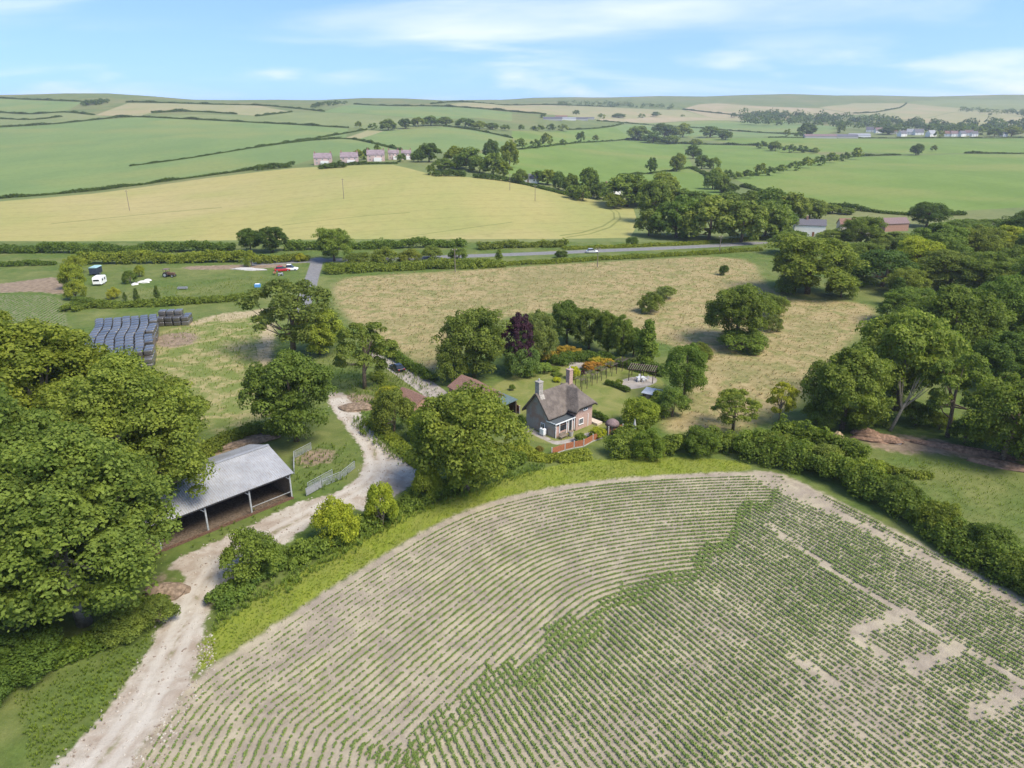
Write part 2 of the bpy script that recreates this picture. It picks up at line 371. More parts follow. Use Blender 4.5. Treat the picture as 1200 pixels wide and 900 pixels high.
cen = g.mr(g.math('MULTIPLY_ADD', g.math('SUBTRACT', patch, .62), 3.0, g.math('SUBTRACT', .35, ml)), -.2, .3)
trk = g.mixc(g.math('MULTIPLY', cen, .7), trk, (.15, .15, .055))
c = g.mixc(near('m_track', .3, 2.2), c, trk)
pv = tex((.27, .235, .20), (.38, .34, .30), mid); c = g.mixc(near('m_pave', .15, .35), c, pv)
rd = tex((.17, .165, .165), (.215, .21, .205), mid); c = g.mixc(near('m_road', .2, .5), c, rd)
g.bump(g.math('ADD', mid, g.math('MULTIPLY', fine, .5)), 0.7, 0.25)
g.fin(c, .9, .1)
# region of every cell -> its own ground sheet
cen_ = lambda a: (.25 * (a[:-1, :-1] + a[1:, :-1] + a[:-1, 1:] + a[1:, 1:])).ravel()
reg = np.zeros(len(FQ), int)
order = [('grassland', None), ('dry_meadow', 'm_dry'), ('paddock', 'm_pale'), ('grass_margin', 'm_lime'), ('lawn', 'm_lawn'), ('vegetable_plot', 'm_crop'), ('bare_earth', 'm_dirt'), ('field_soil', 'm_soil'), ('track', 'm_track'), ('paving', 'm_pave'), ('road', 'm_road')]
for k, (nm, mk) in enumerate(order):
    if mk: reg[cen_(masks[mk]) > 0] = k
for k, (nm, mk) in enumerate(order):
    fq = FQ[reg == k]
    if not len(fq): continue
    u, inv = np.unique(fq, return_inverse=True)
    me = rawmesh(nm, V[u], inv.reshape(fq.shape), ['ground'])
    for mn, a in masks.items():
        at = me.attributes.new(mn, 'FLOAT', 'POINT'); at.data.foreach_set('value', np.clip(a.ravel()[u], -6, 6).astype(np.float32))
    tag(link(nm, me), kind='structure')
# ------------------------------------------------------------------ far fields: one sheet cut along the field borders
def fieldmat(name, c1, c2, c3=None, lines=0.0, ang=0.3, sc_=0.02):
    s = NT(name); a = s.noise(sc_, 5, 0.6, sc3=(1, .35, 1), rot=ang); b = s.noise(.25, 4, .65); e = s.noise(0.006, 3, .5)
    cc = s.mixc(s.mr(a, .3, .7), c1, c2)
    if c3: cc = s.mixc(s.mr(e, .48, .66, 0, .8), cc, c3)
    cc = s.mixc(s.mr(b, .42, .75, 0, .34), cc, tuple(x * .55 for x in c1))
    if lines:
        m = s.n('ShaderNodeMapping'); m.inputs['Rotation'].default_value = (0, 0, ang); s.l(s.pos(), m.inputs[0])
        wv = s.n('ShaderNodeTexWave', wave_type='BANDS', bands_direction='X'); wv.inputs['Scale'].default_value = 0.014; wv.inputs['Distortion'].default_value = 1.2; wv.inputs['Detail Scale'].default_value = .3
        s.l(m.outputs[0], wv.inputs[0]); cc = s.mixc(s.math('MULTIPLY', s.mr(wv.outputs['Fac'], .92, .99), lines), cc, tuple(x * .6 for x in c2))
    s.fin(cc, .95, .05); return name
fieldmat('wheat', (.335, .295, .112), (.275, .275, .095), (.37, .305, .14), .16, 1.25, .02)
fieldmat('crop_green', (.142, .202, .072), (.172, .230, .08), (.205, .23, .08), .15, .5)
fieldmat('grass_green', (.128, .190, .044), (.162, .226, .056), (.20, .225, .066), .12, .9)
fieldmat('pale_green', (.165, .20, .078), (.20, .225, .09), (.22, .23, .10))
fieldmat('straw', (.29, .265, .135), (.25, .25, .115), (.33, .27, .15))
fieldmat('stubble', (.36, .29, .18), (.30, .26, .14), (.26, .25, .12))
fieldmat('rough_green', (.12, .155, .055), (.165, .19, .07), (.20, .19, .08), 0, .5, .03)
def strip(L, w0, w1):
    return [(x, y) for x, y in L] + [(x + w1, y + w0) for x, y in reversed(L)]
fieldmat('tramline', (.17, .185, .055), (.20, .20, .07))
fields = [
 ('field', 'wheat', [(-260, 286), (-260, 262), (-100, 246), (0, 236), (110, 227), (170, 219), (250, 208), (300, 202), (345, 197), (400, 194), (460, 193), (500, 203), (540, 207), (600, 212), (680, 231), (742, 244), (748, 262), (738, 279), (650, 280), (560, 281), (400, 281), (200, 283)]),
 ('field', 'tramline', strip([(655, 276), (680, 272.5), (705, 265), (719, 256), (718, 249), (712, 244)], .7, 2.2)),
 ('field', 'tramline', strip([(662, 278), (690, 274), (714, 266), (726, 256), (724, 249), (716, 243)], .7, 2.2)),
 ('field', 'tramline', strip([(330, 264), (380, 258), (430, 252.5), (480, 249)], .55, .3)),
 ('field', 'tramline', strip([(470, 278), (520, 271), (560, 265.5), (600, 260)], .6, .3)),
 ('field', 'tramline', strip([(60, 262), (130, 255), (200, 248), (260, 243)], .5, .3)),
 ('field', 'crop_green', [(-260, 258), (-100, 243), (0, 233), (110, 224), (170, 216), (250, 205), (300, 199), (345, 193), (365, 187), (420, 180), (470, 176), (430, 166), (405, 162), (408, 151), (360, 147), (300, 144), (220, 140), (160, 137.5), (110, 141), (60, 146), (0, 149.5), (-260, 160)]),
 ('field', 'pale_green', [(-260, 159), (0, 149), (60, 145.5), (110, 140.5), (135, 137.5), (110, 135), (78, 131), (38, 134.5), (0, 132), (-260, 132)]),
 ('field', 'crop_green', [(0, 131.5), (38, 134), (78, 130.5), (95, 120), (40, 117.5), (0, 115.5), (-260, 114), (-260, 131)]),
 ('field', 'straw', [(112, 135), (160, 137), (178, 132), (225, 130), (277, 134), (300, 136), (342, 131), (300, 123), (200, 121.3), (150, 121)]),
 ('field', 'pale_green', [(160, 137.3), (220, 139.8), (300, 143.7), (408, 149.5), (430, 151), (500, 145), (480, 138), (415, 133), (342, 131.5), (300, 136.4), (277, 134.4)]),
 ('field', 'crop_green', [(345, 131), (415, 132.5), (480, 137.5), (520, 140), (560, 138), (600, 142), (600, 132), (500, 124.5), (415, 122.5), (380, 131)]),
 ('field', 'crop_green', [(432, 168), (470, 176), (500, 180), (560, 176), (600, 174), (600, 162), (560, 153.5), (520, 149), (470, 152), (440, 153), (410, 160)]),
 ('field', 'straw', [(405, 161.5), (430, 153), (450, 153.5), (420, 163)]),
 ('field', 'straw', [(505, 124.5), (600, 131), (640, 134), (720, 142), (850, 141), (800, 129), (720, 126), (600, 123)]),
 ('field', 'grass_green', [(600, 213), (640, 214), (720, 228), (728, 206), (763, 203), (812, 196), (800, 168), (738, 163.5), (700, 166.5), (612, 175.5), (560, 180)]),
 ('field', 'grass_green', [(600, 161), (612, 174.5), (700, 165.5), (738, 162), (760, 152), (720, 149), (665, 153), (600, 153.5)]),
 ('field', 'crop_green', [(720, 148.5), (745, 145.5), (810, 149.5), (895, 157), (895, 161), (800, 162), (740, 162)]),
 ('field', 'crop_green', [(745, 144.7), (810, 148.5), (895, 156), (940, 158), (940, 152), (850, 141.5), (722, 142.5)]),
 ('field', 'stubble', [(700, 141.5), (720, 142), (850, 141), (830, 138), (760, 137.5), (705, 139)]),
 ('field', 'grass_green', [(730, 206.5), (763, 204), (812, 197), (830, 205), (850, 225), (880, 232), (800, 238), (740, 232)]),
 ('field', 'grass_green', [(858, 209), (900, 203), (935, 193), (970, 189), (1005, 184), (1055, 182.5), (1130, 180.5), (1200, 181), (1500, 182), (1500, 250), (1200, 243), (1060, 251), (990, 243), (900, 226)]),
 ('field', 'grass_green', [(900, 171), (957, 178.5), (1000, 178), (1055, 181), (1130, 179.5), (1200, 180), (1500, 181), (1500, 163), (1200, 162.5), (1100, 162), (900, 161.5), (810, 163)]),
 ('field', 'grass_green', [(820, 190), (858, 207), (900, 200), (935, 190), (970, 186), (957, 179), (900, 171.5), (800, 169)]),
 ('field', 'crop_green', [(870, 160), (960, 160), (1000, 149), (940, 145), (900, 141), (870, 141)]),
 ('field', 'stubble', [(800, 128), (850, 141), (900, 141), (960, 139), (1010, 134), (960, 127), (880, 124), (840, 121)]),
 ('field', 'straw', [(960, 126.5), (1012, 134), (1060, 140), (1100, 135), (1140, 128), (1060, 121), (1000, 121)]),
 ('field', 'pale_green', [(1062, 121), (1142, 128), (1200, 128), (1500, 127), (1500, 118), (1200, 117.5), (1100, 116)]),
 ('field', 'straw', [(1102, 135), (1060, 141), (1100, 146), (1200, 148), (1500, 148), (1500, 129), (1200, 129), (1142, 129)]),
]
ypts = []
rngT = np.random.default_rng(3)
gp = []
Yv = 303.0
while Yv < 9000:
    st = max(18, Yv * .035)
    nx = int(2 * 1.5 * Yv / (st * 1.6)) + 1
    for xq in np.linspace(-1.5 * Yv, 1.5 * Yv, nx): gp.append((xq, Yv + st * .5))
    Yv += st
cv = [tuple(q) for q in gp]; ce = []; cf = []
fan = [(-1.25 * 303, 303)] + [(x, 303) for x in np.linspace(-1.25, 1.25, 40)[1:-1] * 303] + [(1.25 * 303, 303), (1.25 * 12, 12), (-1.25 * 12, 12)]
def addpoly(pts):
    if sum(pts[i][0] * pts[(i + 1) % len(pts)][1] - pts[(i + 1) % len(pts)][0] * pts[i][1] for i in range(len(pts))) < 0: pts = pts[::-1]
    b = len(cv); cv.extend(pts); cf.append(list(range(b, b + len(pts))))
def dense(pts, step=25):
    out = []
    for i in range(len(pts)):
        a, b = np.array(pts[i]), np.array(pts[(i + 1) % len(pts)]); L = np.hypot(*(b - a)); st = max(step, .03 * min(a[1], b[1])); k = max(1, int(L / st))
        for j in range(k): out.append(tuple(a + (b - a) * j / k))
    return out
addpoly([(-13500, -1500), (13500, -1500), (13500, 9000), (-13500, 9000)])
addpoly(fan)
FP = []
for nm, mt, pp in fields:
    w_ = dense(W(pp)); w_ = [(x, max(y, 304.5)) for x, y in w_]
    FP.append(w_); addpoly(w_)
ov, oe, of_, ovo, oeo, ofo = delaunay_2d_cdt([Vector(q) for q in cv], [], cf, 1, 1e-4)
pv_ = np.array([(q.x, q.y) for q in ov]); zt = terrain(pv_[:, 0], pv_[:, 1]); zt[pv_[:, 1] < 303.5] = 0
groups = {}
for f, fo in zip(of_, ofo):
    if 1 in fo: continue
    k = max(fo) if fo else 0
    groups.setdefault(k, []).append(f)
for k, fl in groups.items():
    u = sorted({i for f in fl for i in f}); mp_ = {a: b for b, a in enumerate(u)}
    nm, mt = ('terrain', 'rough_green') if k == 0 else (fields[k - 2][0], fields[k - 2][1])
    me = bpy.data.meshes.new(nm); me.from_pydata([(pv_[i][0], pv_[i][1], zt[i]) for i in u], [], [[mp_[i] for i in f] for f in fl])
    bm_ = bmesh.new(); bm_.from_mesh(me)
    for f in bm_.faces:
        if f.normal.z < 0: f.normal_flip()
        f.smooth = True
    bm_.to_mesh(me); bm_.free(); me.materials.append(MATS[mt])
    tag(link(nm, me), kind='structure')
# ------------------------------------------------------------------ trees
def crown_clumps(kind, Wd, Ht, rng, n):
    """centres and radii of the leaf clumps of one crown, base at the origin"""
    ph = rng.uniform(0, 6.28, 6)
    C, Q = [], []
    zc, rz, zlow = dict(broad=(.51, .49, -.97), bush=(.42, .56, -.7), tall=(.53, .48, -.97), sparse=(.58, .40, -.92), flat=(.54, .44, -.9), cone=(.5, .5, -.95))[kind]
    if kind == 'cone':
        k = 0
        while len(C) < n and k < n * 40:
            k += 1
            d = rng.normal(size=3); d /= np.linalg.norm(d)
            p = np.array([d[0] * Wd / 2 * .84, d[1] * Wd / 2 * .84, d[2] * Ht * rz * .88]) * rng.uniform(.5, 1.0) ** .45
            p[:2] *= max(.15, 1 - (p[2] / (Ht * rz) + 1) * .48); p[2] += Ht * zc
            C.append(p); Q.append(Wd * rng.uniform(.09, .15))
        return np.array(C), np.array(Q)
    nlb = dict(broad=14, bush=8, tall=34, sparse=12, flat=13)[kind]; lf = dict(broad=.42, bush=.5, tall=.31, sparse=.32, flat=.40)[kind]
    lobes = []
    for k in range(nlb):                                # boughs: big lobes spread over the crown, clumps sit on their outer faces
        z = 1 - 2 * (k + .5) / nlb * (1 - zlow) / 2; z = np.clip(z + rng.uniform(-.12, .12), zlow, .98); a = k * 2.399 + ph[0] + rng.uniform(-.35, .35); q = math.sqrt(max(0, 1 - z * z))
        rr = rng.uniform(.78, 1.08); dd = 1 - lf * .95
        wob = 1.0 if kind != 'tall' else (.75 + .25 * (1 - abs(z)))
        lobes.append((np.array([q * math.cos(a) * Wd / 2 * dd * rr * wob, q * math.sin(a) * Wd / 2 * dd * rr * wob, Ht * zc + z * Ht * rz * dd * rr]), Wd / 2 * lf * rng.uniform(.8, 1.15)))
    zsq = dict(broad=.85, bush=.85, tall=1.3, sparse=.75, flat=.65)[kind]
    for k in range(n):
        c, lr = lobes[k % nlb]; d = rng.normal(size=3); d /= np.linalg.norm(d)
        out = c - np.array([0, 0, Ht * zc * .8]); out /= np.linalg.norm(out) + 1e-9
        if d @ out < -.25 or d[2] < -.6: d = -d
        p = c + lr * d * np.array([1, 1, zsq]) * rng.uniform(.7, 1.0); p[2] = max(p[2], .04 * Ht)
        C.append(p); Q.append(min(lr * rng.uniform(.30, .52), Wd * .13))
    return np.array(C), np.array(Q)
def trunk_mb(kind, Wd, Ht, C, rng, nl=9):
    mb = MB(); rb = max(.12, Wd * .028)
    if kind in ('bush',): hb = Ht * .3
    else: hb = Ht * .5
    lean = rng.uniform(-.04, .04, 2) * Ht
    pts = [(0, 0, -.1), (lean[0] * .3, lean[1] * .3, hb * .4), (lean[0], lean[1], hb), (lean[0] * 1.3, lean[1] * 1.1, Ht * .72)]
    mb.tube(pts, [rb * 1.25, rb, rb * .72, rb * .2], 8)
    for i in rng.permutation(len(C))[:nl]:
        c = C[i]; z0 = hb * rng.uniform(.4, .98)
        m_ = np.array([lean[0] * .8, lean[1] * .8, z0]); e = c
        q = m_ + (e - m_) * .5 + np.array([0, 0, -.04 * Ht])
        mb.tube([m_, q, e], [rb * .45, rb * .28, rb * .07], 5, cap=False)
        if nl > 8:
            j = rng.permutation(len(C))[0]
            if np.linalg.norm(C[j] - q) < Wd * .4: mb.tube([q, (q + C[j]) / 2 + rng.normal(size=3) * .2, C[j]], [rb * .22, rb * .15, rb * .05], 4, cap=False)
    return mb
TREE = {}
def tree_mesh(kind, seed, nclump, nleaf, leaf, Wd, Ht, mat='leaf', split=True):
    rng = np.random.default_rng(seed)
    C, Q = crown_clumps(kind, Wd, Ht, rng, nclump)
    V, t = leafcloud(C, Q, nleaf, leaf, rng, jit=.45, inner=.78)
    # a few stray sprays break the outline
    V2, t2 = leafcloud(C, Q * 1.22, max(2, nleaf // 9), leaf * .8, rng, jit=.9, inner=.9)
    V = np.vstack([V, V2]); t = np.concatenate([t, t2]); V[:, 2] = np.maximum(V[:, 2], .03 if kind == 'bush' else .25)
    cm = rawmesh('crown', V, quads(len(V) // 4), [mat], t)
    tm = trunk_mb(kind, Wd, Ht, C, rng, 13 if kind in ('sparse', 'tall') else 8).mesh('trunk', 'pale_bark' if kind == 'tall' else 'bark', smooth=True)
    return cm, tm, Wd, Ht
# near variants (leaf size in metres at the size given), middle-distance and far ones
for s_ in (1, 2, 3): TREE['broad%d' % s_] = tree_mesh('broad', s_, 230, 105, .40, 13, 14)
for s_ in (1, 2): TREE['tall%d' % s_] = tree_mesh('tall', 10 + s_, 520, 135, .36, 18, 21)
for s_ in (1, 2): TREE['sparse%d' % s_] = tree_mesh('sparse', 20 + s_, 150, 80, .33, 11, 12)
for s_ in (1, 2): TREE['bush%d' % s_] = tree_mesh('bush', 30 + s_, 130, 90, .26, 7, 5.5)
TREE['flat1'] = tree_mesh('flat', 41, 220, 110, .42, 15, 13)
TREE['cone1'] = tree_mesh('cone', 45, 70, 100, .27, 5, 8)
TREE['fine1'] = tree_mesh('bush', 47, 90, 70, .16, 3, 2.4)
TREE['flower1'] = tree_mesh('bush', 48, 70, 70, .2, 3.4, 2.2, 'leaf_flower')
TREE['purple1'] = tree_mesh('broad', 49, 90, 90, .4, 9, 11, 'leaf_purple')
for s_ in (1, 2, 3): TREE['mid%d' % s_] = tree_mesh('broad' if s_ < 2 else 'bush', 50 + s_, 95, 44, .9, 14, 12)
for s_ in (1, 2): TREE['far%d' % s_] = tree_mesh('bush', 60 + s_, 34, 16, 2.2, 16, 12)
TREE['midtall'] = tree_mesh('tall', 66, 70, 34, 1.0, 12, 15)
_rt = random.Random(5)
def tree(kind, px, pyb, wpx, ptop, label, name='broadleaf_tree', tintc=(1, 1, 1), group=None, cat=None, front=.45, parts=True):
    p = P(px, pyb); wd = wpx * depth(p) / 832.0
    p = P(px, pyb) if front == 0 else p
    y = p.y + front * wd * .5; x = p.x * y / p.y
    z = float(terrain(x, y)) if y > 303 else 0.0
    wd = wd * y / p.y * (1.03 if kind[:4] == 'tall' and wpx > 60 else .95 if kind != 'cone1' else 1)
    ht = max(zat(y + (.1 * wd if y < 400 else 0), ptop) - z, .25 * wd) * 1.02
    return tree_at(kind, x, y, z, wd, ht, label, name, tintc, group, cat, parts)
def tree_at(kind, x, y, z, wd, ht, label, name='broadleaf_tree', tintc=(1, 1, 1), group=None, cat=None, parts=True):
    cm, tm, W0, H0 = TREE[kind]
    k = 1 + _rt.uniform(-.12, .12)
    tc_ = tuple(c * k for c in tintc) + (1,)
    sx = wd / W0; sz = ht / H0; rz = _rt.uniform(0, 6.28)
    cat = cat or ('shrub' if 'shrub' in name else 'tree')
    if parts:
        o = thing(name, label, cat, (x, y, z), rz, group); o.scale = (sx, sx, sz)
        c = link('crown', cm, o); c.color = tc_
        link('trunk' if 'shrub' not in name else 'stem', tm, o)
    else:
        o = link(name, cm, None, (x, y, z)); o.rotation_euler = (0, 0, rz); o.scale = (sx, sx, sz); o.color = tc_
        tag(o, label, cat, group)
    return o
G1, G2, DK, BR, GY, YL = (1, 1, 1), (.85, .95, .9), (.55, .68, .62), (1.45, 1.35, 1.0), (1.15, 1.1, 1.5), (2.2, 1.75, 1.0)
# --- the big grove on the left
for k, (px, pb, w_, pt, kd, c_, lb) in enumerate([
    (110, 770, 235, 505, 'tall1', (.92, .98, .95), 'big poplar at the front of the left grove, its foot beside the chalk track bend'),
    (10, 745, 230, 455, 'tall2', (.78, .86, .85), 'tall poplar at the left edge of the photo above dark undergrowth'),
    (168, 648, 185, 432, 'tall2', (1.1, 1.08, .95), 'poplar whose crown covers the left end of the open barn'),
    (75, 615, 210, 372, 'tall1', (1.3, 1.22, .9), 'tallest poplar in the middle of the left grove'),
    (205, 545, 112, 436, 'sparse1', (1.15, 1.1, .9), 'loose airy tree with bare limbs between the poplars and the pale paddock'),
    (-30, 640, 210, 415, 'tall1', (1.1, 1.05, .85), 'poplar cut by the left edge behind the grove front'),
    (140, 540, 120, 425, 'tall2', (1.05, 1.05, .9), 'poplar standing just in front of the large bale stack'),
    (40, 520, 130, 372, 'tall2', (1.2, 1.1, .85), 'poplar at the back of the left grove nearest the vegetable plot'),
    (-70, 800, 200, 500, 'tall2', (.95, .95, .9), 'poplar mostly outside the left edge of the photo')]):
    tree(kd, px, pb, w_, pt, lb, 'poplar_tree', c_, 'poplars of the left grove', front=.5)
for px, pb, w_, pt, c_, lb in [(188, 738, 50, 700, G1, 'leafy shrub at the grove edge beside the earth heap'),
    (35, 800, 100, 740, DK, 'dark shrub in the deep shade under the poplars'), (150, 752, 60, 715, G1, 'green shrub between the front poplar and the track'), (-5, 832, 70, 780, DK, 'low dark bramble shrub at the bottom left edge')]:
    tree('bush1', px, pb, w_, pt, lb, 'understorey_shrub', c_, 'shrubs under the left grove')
# --- single trees round the farm
NEAR = [
 ('broad1', 349, 527, 106, 404, G2, 'dense dark green round tree beside the chalk lane behind the barn', 'broadleaf_tree'),
 ('sparse2', 345, 425, 112, 318, (.95, .95, 1.1), 'large spreading tree with open limbs and a bare trunk at the paddock corner', 'broadleaf_tree'),
 ('broad2', 376, 420, 66, 360, BR, 'bright green round tree in front of the large spreading one', 'broadleaf_tree'),
 ('sparse1', 428, 462, 84, 374, (1, 1, .95), 'tree with a dead bare limb beside the parked black car', 'broadleaf_tree'),
 ('broad3', 547, 590, 130, 446, (1.12, 1.08, .9), 'largest tree in front of the cottage drive, wide crown with bare inner twigs', 'broadleaf_tree'),
 ('broad2', 556, 448, 86, 358, G1, 'tall leafy tree left of the purple one at the garden corner', 'broadleaf_tree'),
 ('bush2', 532, 452, 40, 402, G1, 'small leafy tree at the foot of the tall garden corner tree', 'broadleaf_tree'),
 ('purple1', 607, 441, 42, 362, G1, 'dark purple leaved tree between green garden trees', 'purple_leaved_tree'),
 ('broad3', 630, 430, 48, 361, GY, 'grey green tree directly right of the purple tree', 'broadleaf_tree'),
 ('bush2', 612, 443, 46, 398, (1, 1.15, 1.5), 'blue green rounded bush below the purple tree', 'garden_shrub'),
 ('broad1', 664, 405, 46, 349, (.75, .85, .8), 'dark tree at the top of the garden tree belt', 'broadleaf_tree'),
 ('broad2', 690, 412, 44, 358, (.85, .9, .85), 'second dark tree along the garden belt beside the dry meadow', 'broadleaf_tree'),
 ('tall1', 712, 418, 36, 366, (.95, 1, .9), 'birch like tree with a pale stem near the garden pergola', 'broadleaf_tree'),
 ('tall2', 728, 424, 34, 372, (.95, 1, .95), 'slender feathery tree behind the pergola', 'broadleaf_tree'),
 ('cone1', 757, 432, 40, 372, (1, 1.1, .9), 'pointed green tree at the right end of the garden belt', 'conical_tree'),
 ('broad1', 742, 420, 30, 382, DK, 'dark narrow tree filling the belt behind the patio', 'broadleaf_tree'),
 ('broad3', 801, 472, 52, 399, (.8, .92, .85), 'dense round tree at the garden corner beside the meadow', 'broadleaf_tree'),
 ('bush1', 787, 492, 40, 452, (.9, 1, 1), 'dark bush below the round garden corner tree', 'garden_shrub'),
 ('flat1', 862, 408, 82, 331, (.95, .98, .85), 'big lone tree with gaps in its crown standing in the dry meadow', 'broadleaf_tree'),
 ('bush1', 907, 373, 31, 344, G1, 'rounded bush close right of the lone meadow tree', 'meadow_shrub'),
 ('bush2', 905, 389, 24, 368, GY, 'lower greyish bush right of the lone meadow tree', 'meadow_shrub'),
 ('bush1', 848, 323, 12, 310, DK, 'tiny dark round bush alone at the top of the dry meadow', 'meadow_shrub'),
 ('bush2', 762, 368, 30, 343, (1, 1, .9), 'bramble clump alone in the middle of the dry meadow', 'meadow_shrub'),
 ('bush1', 780, 352, 26, 334, GY, 'pale bramble clump just behind the middle meadow clump', 'meadow_shrub'),
 ('broad2', 945, 350, 106, 272, (1.1, 1.08, .85), 'wide bright tree at the right end of the dry meadow', 'broadleaf_tree'),
 ('bush1', 1032, 340, 80, 290, (.52, .68, .72), 'broad very dark bluish evergreen bush tree right of the wide bright tree', 'evergreen_tree'),
 ('cone1', 1049, 360, 32, 324, (.6, .75, .7), 'small dark tree below the very dark evergreen', 'conical_tree'),
 ('flat1', 1048, 492, 128, 360, (1.05, 1.05, .9), 'large flat topped tree above the pale leaning trunk', 'broadleaf_tree'),
 ('broad1', 985, 512, 100, 402, (1.1, 1.1, .95), 'round leafy tree in front of the flat topped tree', 'broadleaf_tree'),
 ('broad3', 1112, 432, 96, 330, (.9, .95, .8), 'tall round tree behind the flat topped tree', 'broadleaf_tree'),
 ('broad2', 1168, 418, 84, 318, (.72, .85, .75), 'dark dense tree at the upper right wood edge', 'broadleaf_tree'),
 ('broad1', 1172, 462, 80, 385, (.68, .82, .75), 'dark tree in the hollow at the right edge', 'broadleaf_tree'),
 ('sparse1', 1108, 520, 84, 412, (.95, 1, .9), 'slim trunked airy tree left of the right edge tree', 'broadleaf_tree'),
 ('broad3', 1170, 552, 104, 436, (.98, 1, .82), 'big dark trunked tree at the right edge above the grass field', 'broadleaf_tree'),
 ('broad1', 1225, 540, 100, 430, (.9, .95, .8), 'tree cut by the right edge of the photo', 'broadleaf_tree'),
 ('sparse2', 858, 510, 62, 452, (1.15, 1.1, .9), 'small sparse tree behind the trimmed field hedge', 'broadleaf_tree'),
 ('sparse1', 912, 502, 42, 446, YL, 'small bright yellow green tree right of the sparse one', 'broadleaf_tree'),
 ('bush1', 300, 685, 72, 622, (.9, .95, .85), 'round dark bush beside the track bend across from the barn', 'roadside_shrub'),
 ('bush2', 398, 640, 54, 584, (2.0, 1.75, .9), 'bright ivy covered bush on the track side hedge', 'roadside_shrub'),
 ('bush1', 449, 622, 40, 562, (1.8, 1.65, .9), 'tall rounded bright green bush right of the ivy bush', 'roadside_shrub'),
 ('bush2', 500, 590, 36, 540, BR, 'lime topped bush at the foot of the largest tree', 'roadside_shrub'),
 ('bush1', 462, 512, 52, 452, (1.15, 1.1, 1.1), 'mixed pale flowered shrub beside the lane in front of the old sheds', 'roadside_shrub'),
 ('bush2', 455, 478, 34, 452, YL, 'lime green shrub top above the pale flowered one', 'roadside_shrub'),
 ('bush2', 497, 520, 40, 480, (1.3, 1.3, .9), 'green shrub left of the largest tree', 'roadside_shrub'),
 ('bush1', 750, 503, 46, 464, (1.35, 1.3, .85), 'sunny green bush between the grey shed roof and the garden hut', 'garden_shrub'),
 ('bush2', 610, 506, 14, 487, DK, 'very dark clipped bush by the cottage gable wall', 'garden_shrub'),
]
for kd, px, pb, w_, pt, c_, lb, nm in NEAR: tree(kd, px, pb, w_, pt, lb, nm, c_)
# pale dead trunk on the right
p = P(1043, 505); dt = thing('dead_tree', 'bare pale leaning trunk with dry branches under the flat topped tree', 'tree', p)
mb = MB(); r9 = random.Random(4)
mb.tube([(0, 0, 0), (.7, 0, 2.2), (1.6, .1, 5)], [.32, .26, .2], 8); mb.build('trunk', 'dead_bark', dt, smooth=True)
for k in range(11):
    a = r9.uniform(-1.2, 1.6); e = (1.5 + 3.2 * math.sin(a), r9.uniform(-1.2, .6), 7.5 + 2.5 * math.cos(a))
    b = MB(); q = Vector((1.2 + .04 * k, .08, 3.6 + .13 * k)); m_ = q.lerp(Vector(e), .5) + Vector((0, 0, -.3))
    b.tube([q, m_, e], [.12, .08, .03], 5); b.tube([m_, m_.lerp(Vector(e), .6) + Vector((r9.uniform(-.7, .7), .2, .6))], [.05, .02], 4); b.build('branch', 'dead_bark', dt)
# --- garden shrubs
for kd, px, pb, w_, pt, c_, lb in [
    ('flower1', 643, 425, 26, 411, G1, 'yellow flowering shrub left of the gravel circle'), ('flower1', 662, 420, 26, 405, (1, .9, .8), 'orange yellow shrub behind the gravel circle'),
    ('flower1', 676, 421, 20, 408, (1, .95, .8), 'golden shrub at the far side of the gravel circle'), ('flower1', 693, 435, 24, 424, (.9, .6, .7), 'rusty orange shrub right of the gravel circle'),
    ('flower1', 700, 427, 20, 417, (1, 1.1, .8), 'yellow green shrub beside the arches'), ('flower1', 711, 430, 20, 420, (1.1, 1, .8), 'bright yellow shrub beside the rose arches'),
    ('fine1', 672, 445, 15, 428, (2.6, 2.1, .6), 'golden upright shrub behind the right chimney'), ('fine1', 653, 448, 11, 442, (2.4, 2.0, .7), 'low golden shrub left of the right chimney'),
    ('fine1', 621, 443, 18, 427, (1.5, 1.6, 1.0), 'bright green ball shaped shrub on the left lawn'), ('fine1', 638, 438, 18, 424, (1.2, 1.3, 1.4), 'grey green garden shrub beside the ball shaped one'),
    ('purple1', 683, 441, 7, 433, (1.3, 1, 1.3), 'small purple shrub beside the rusty orange one'), ('fine1', 746, 430, 9, 424, (2.2, 2.0, .8), 'lime coloured shrub behind the pergola roof'),
    ('fine1', 648, 436, 18, 429, (1.1, 1.1, .9), 'low green border plants near the left chimney'), ('fine1', 700, 515, 20, 500, (2.0, 1.7, .7), 'yellow green shrub behind the orange fence'),
    ('fine1', 680, 520, 16, 507, (.9, .95, .8), 'dark green shrub by the porch behind the orange fence'), ('fine1', 632, 531, 10, 522, (1.2, .8, .9), 'dusky pink shrub at the left end of the orange fence'),
    ('fine1', 652, 441, 14, 436, (.9, .95, .8), 'dark low border shrub behind the cottage'), ('fine1', 725, 451, 10, 444, (1.2, 1.2, .9), 'small shrub at the left corner of the patio'),
    ('fine1', 600, 458, 8, 450, (.9, 1, 1), 'little round shrub on the far lawn near the green roof')]:
    tree(kd, px, pb, w_, pt, lb, 'garden_shrub', c_)
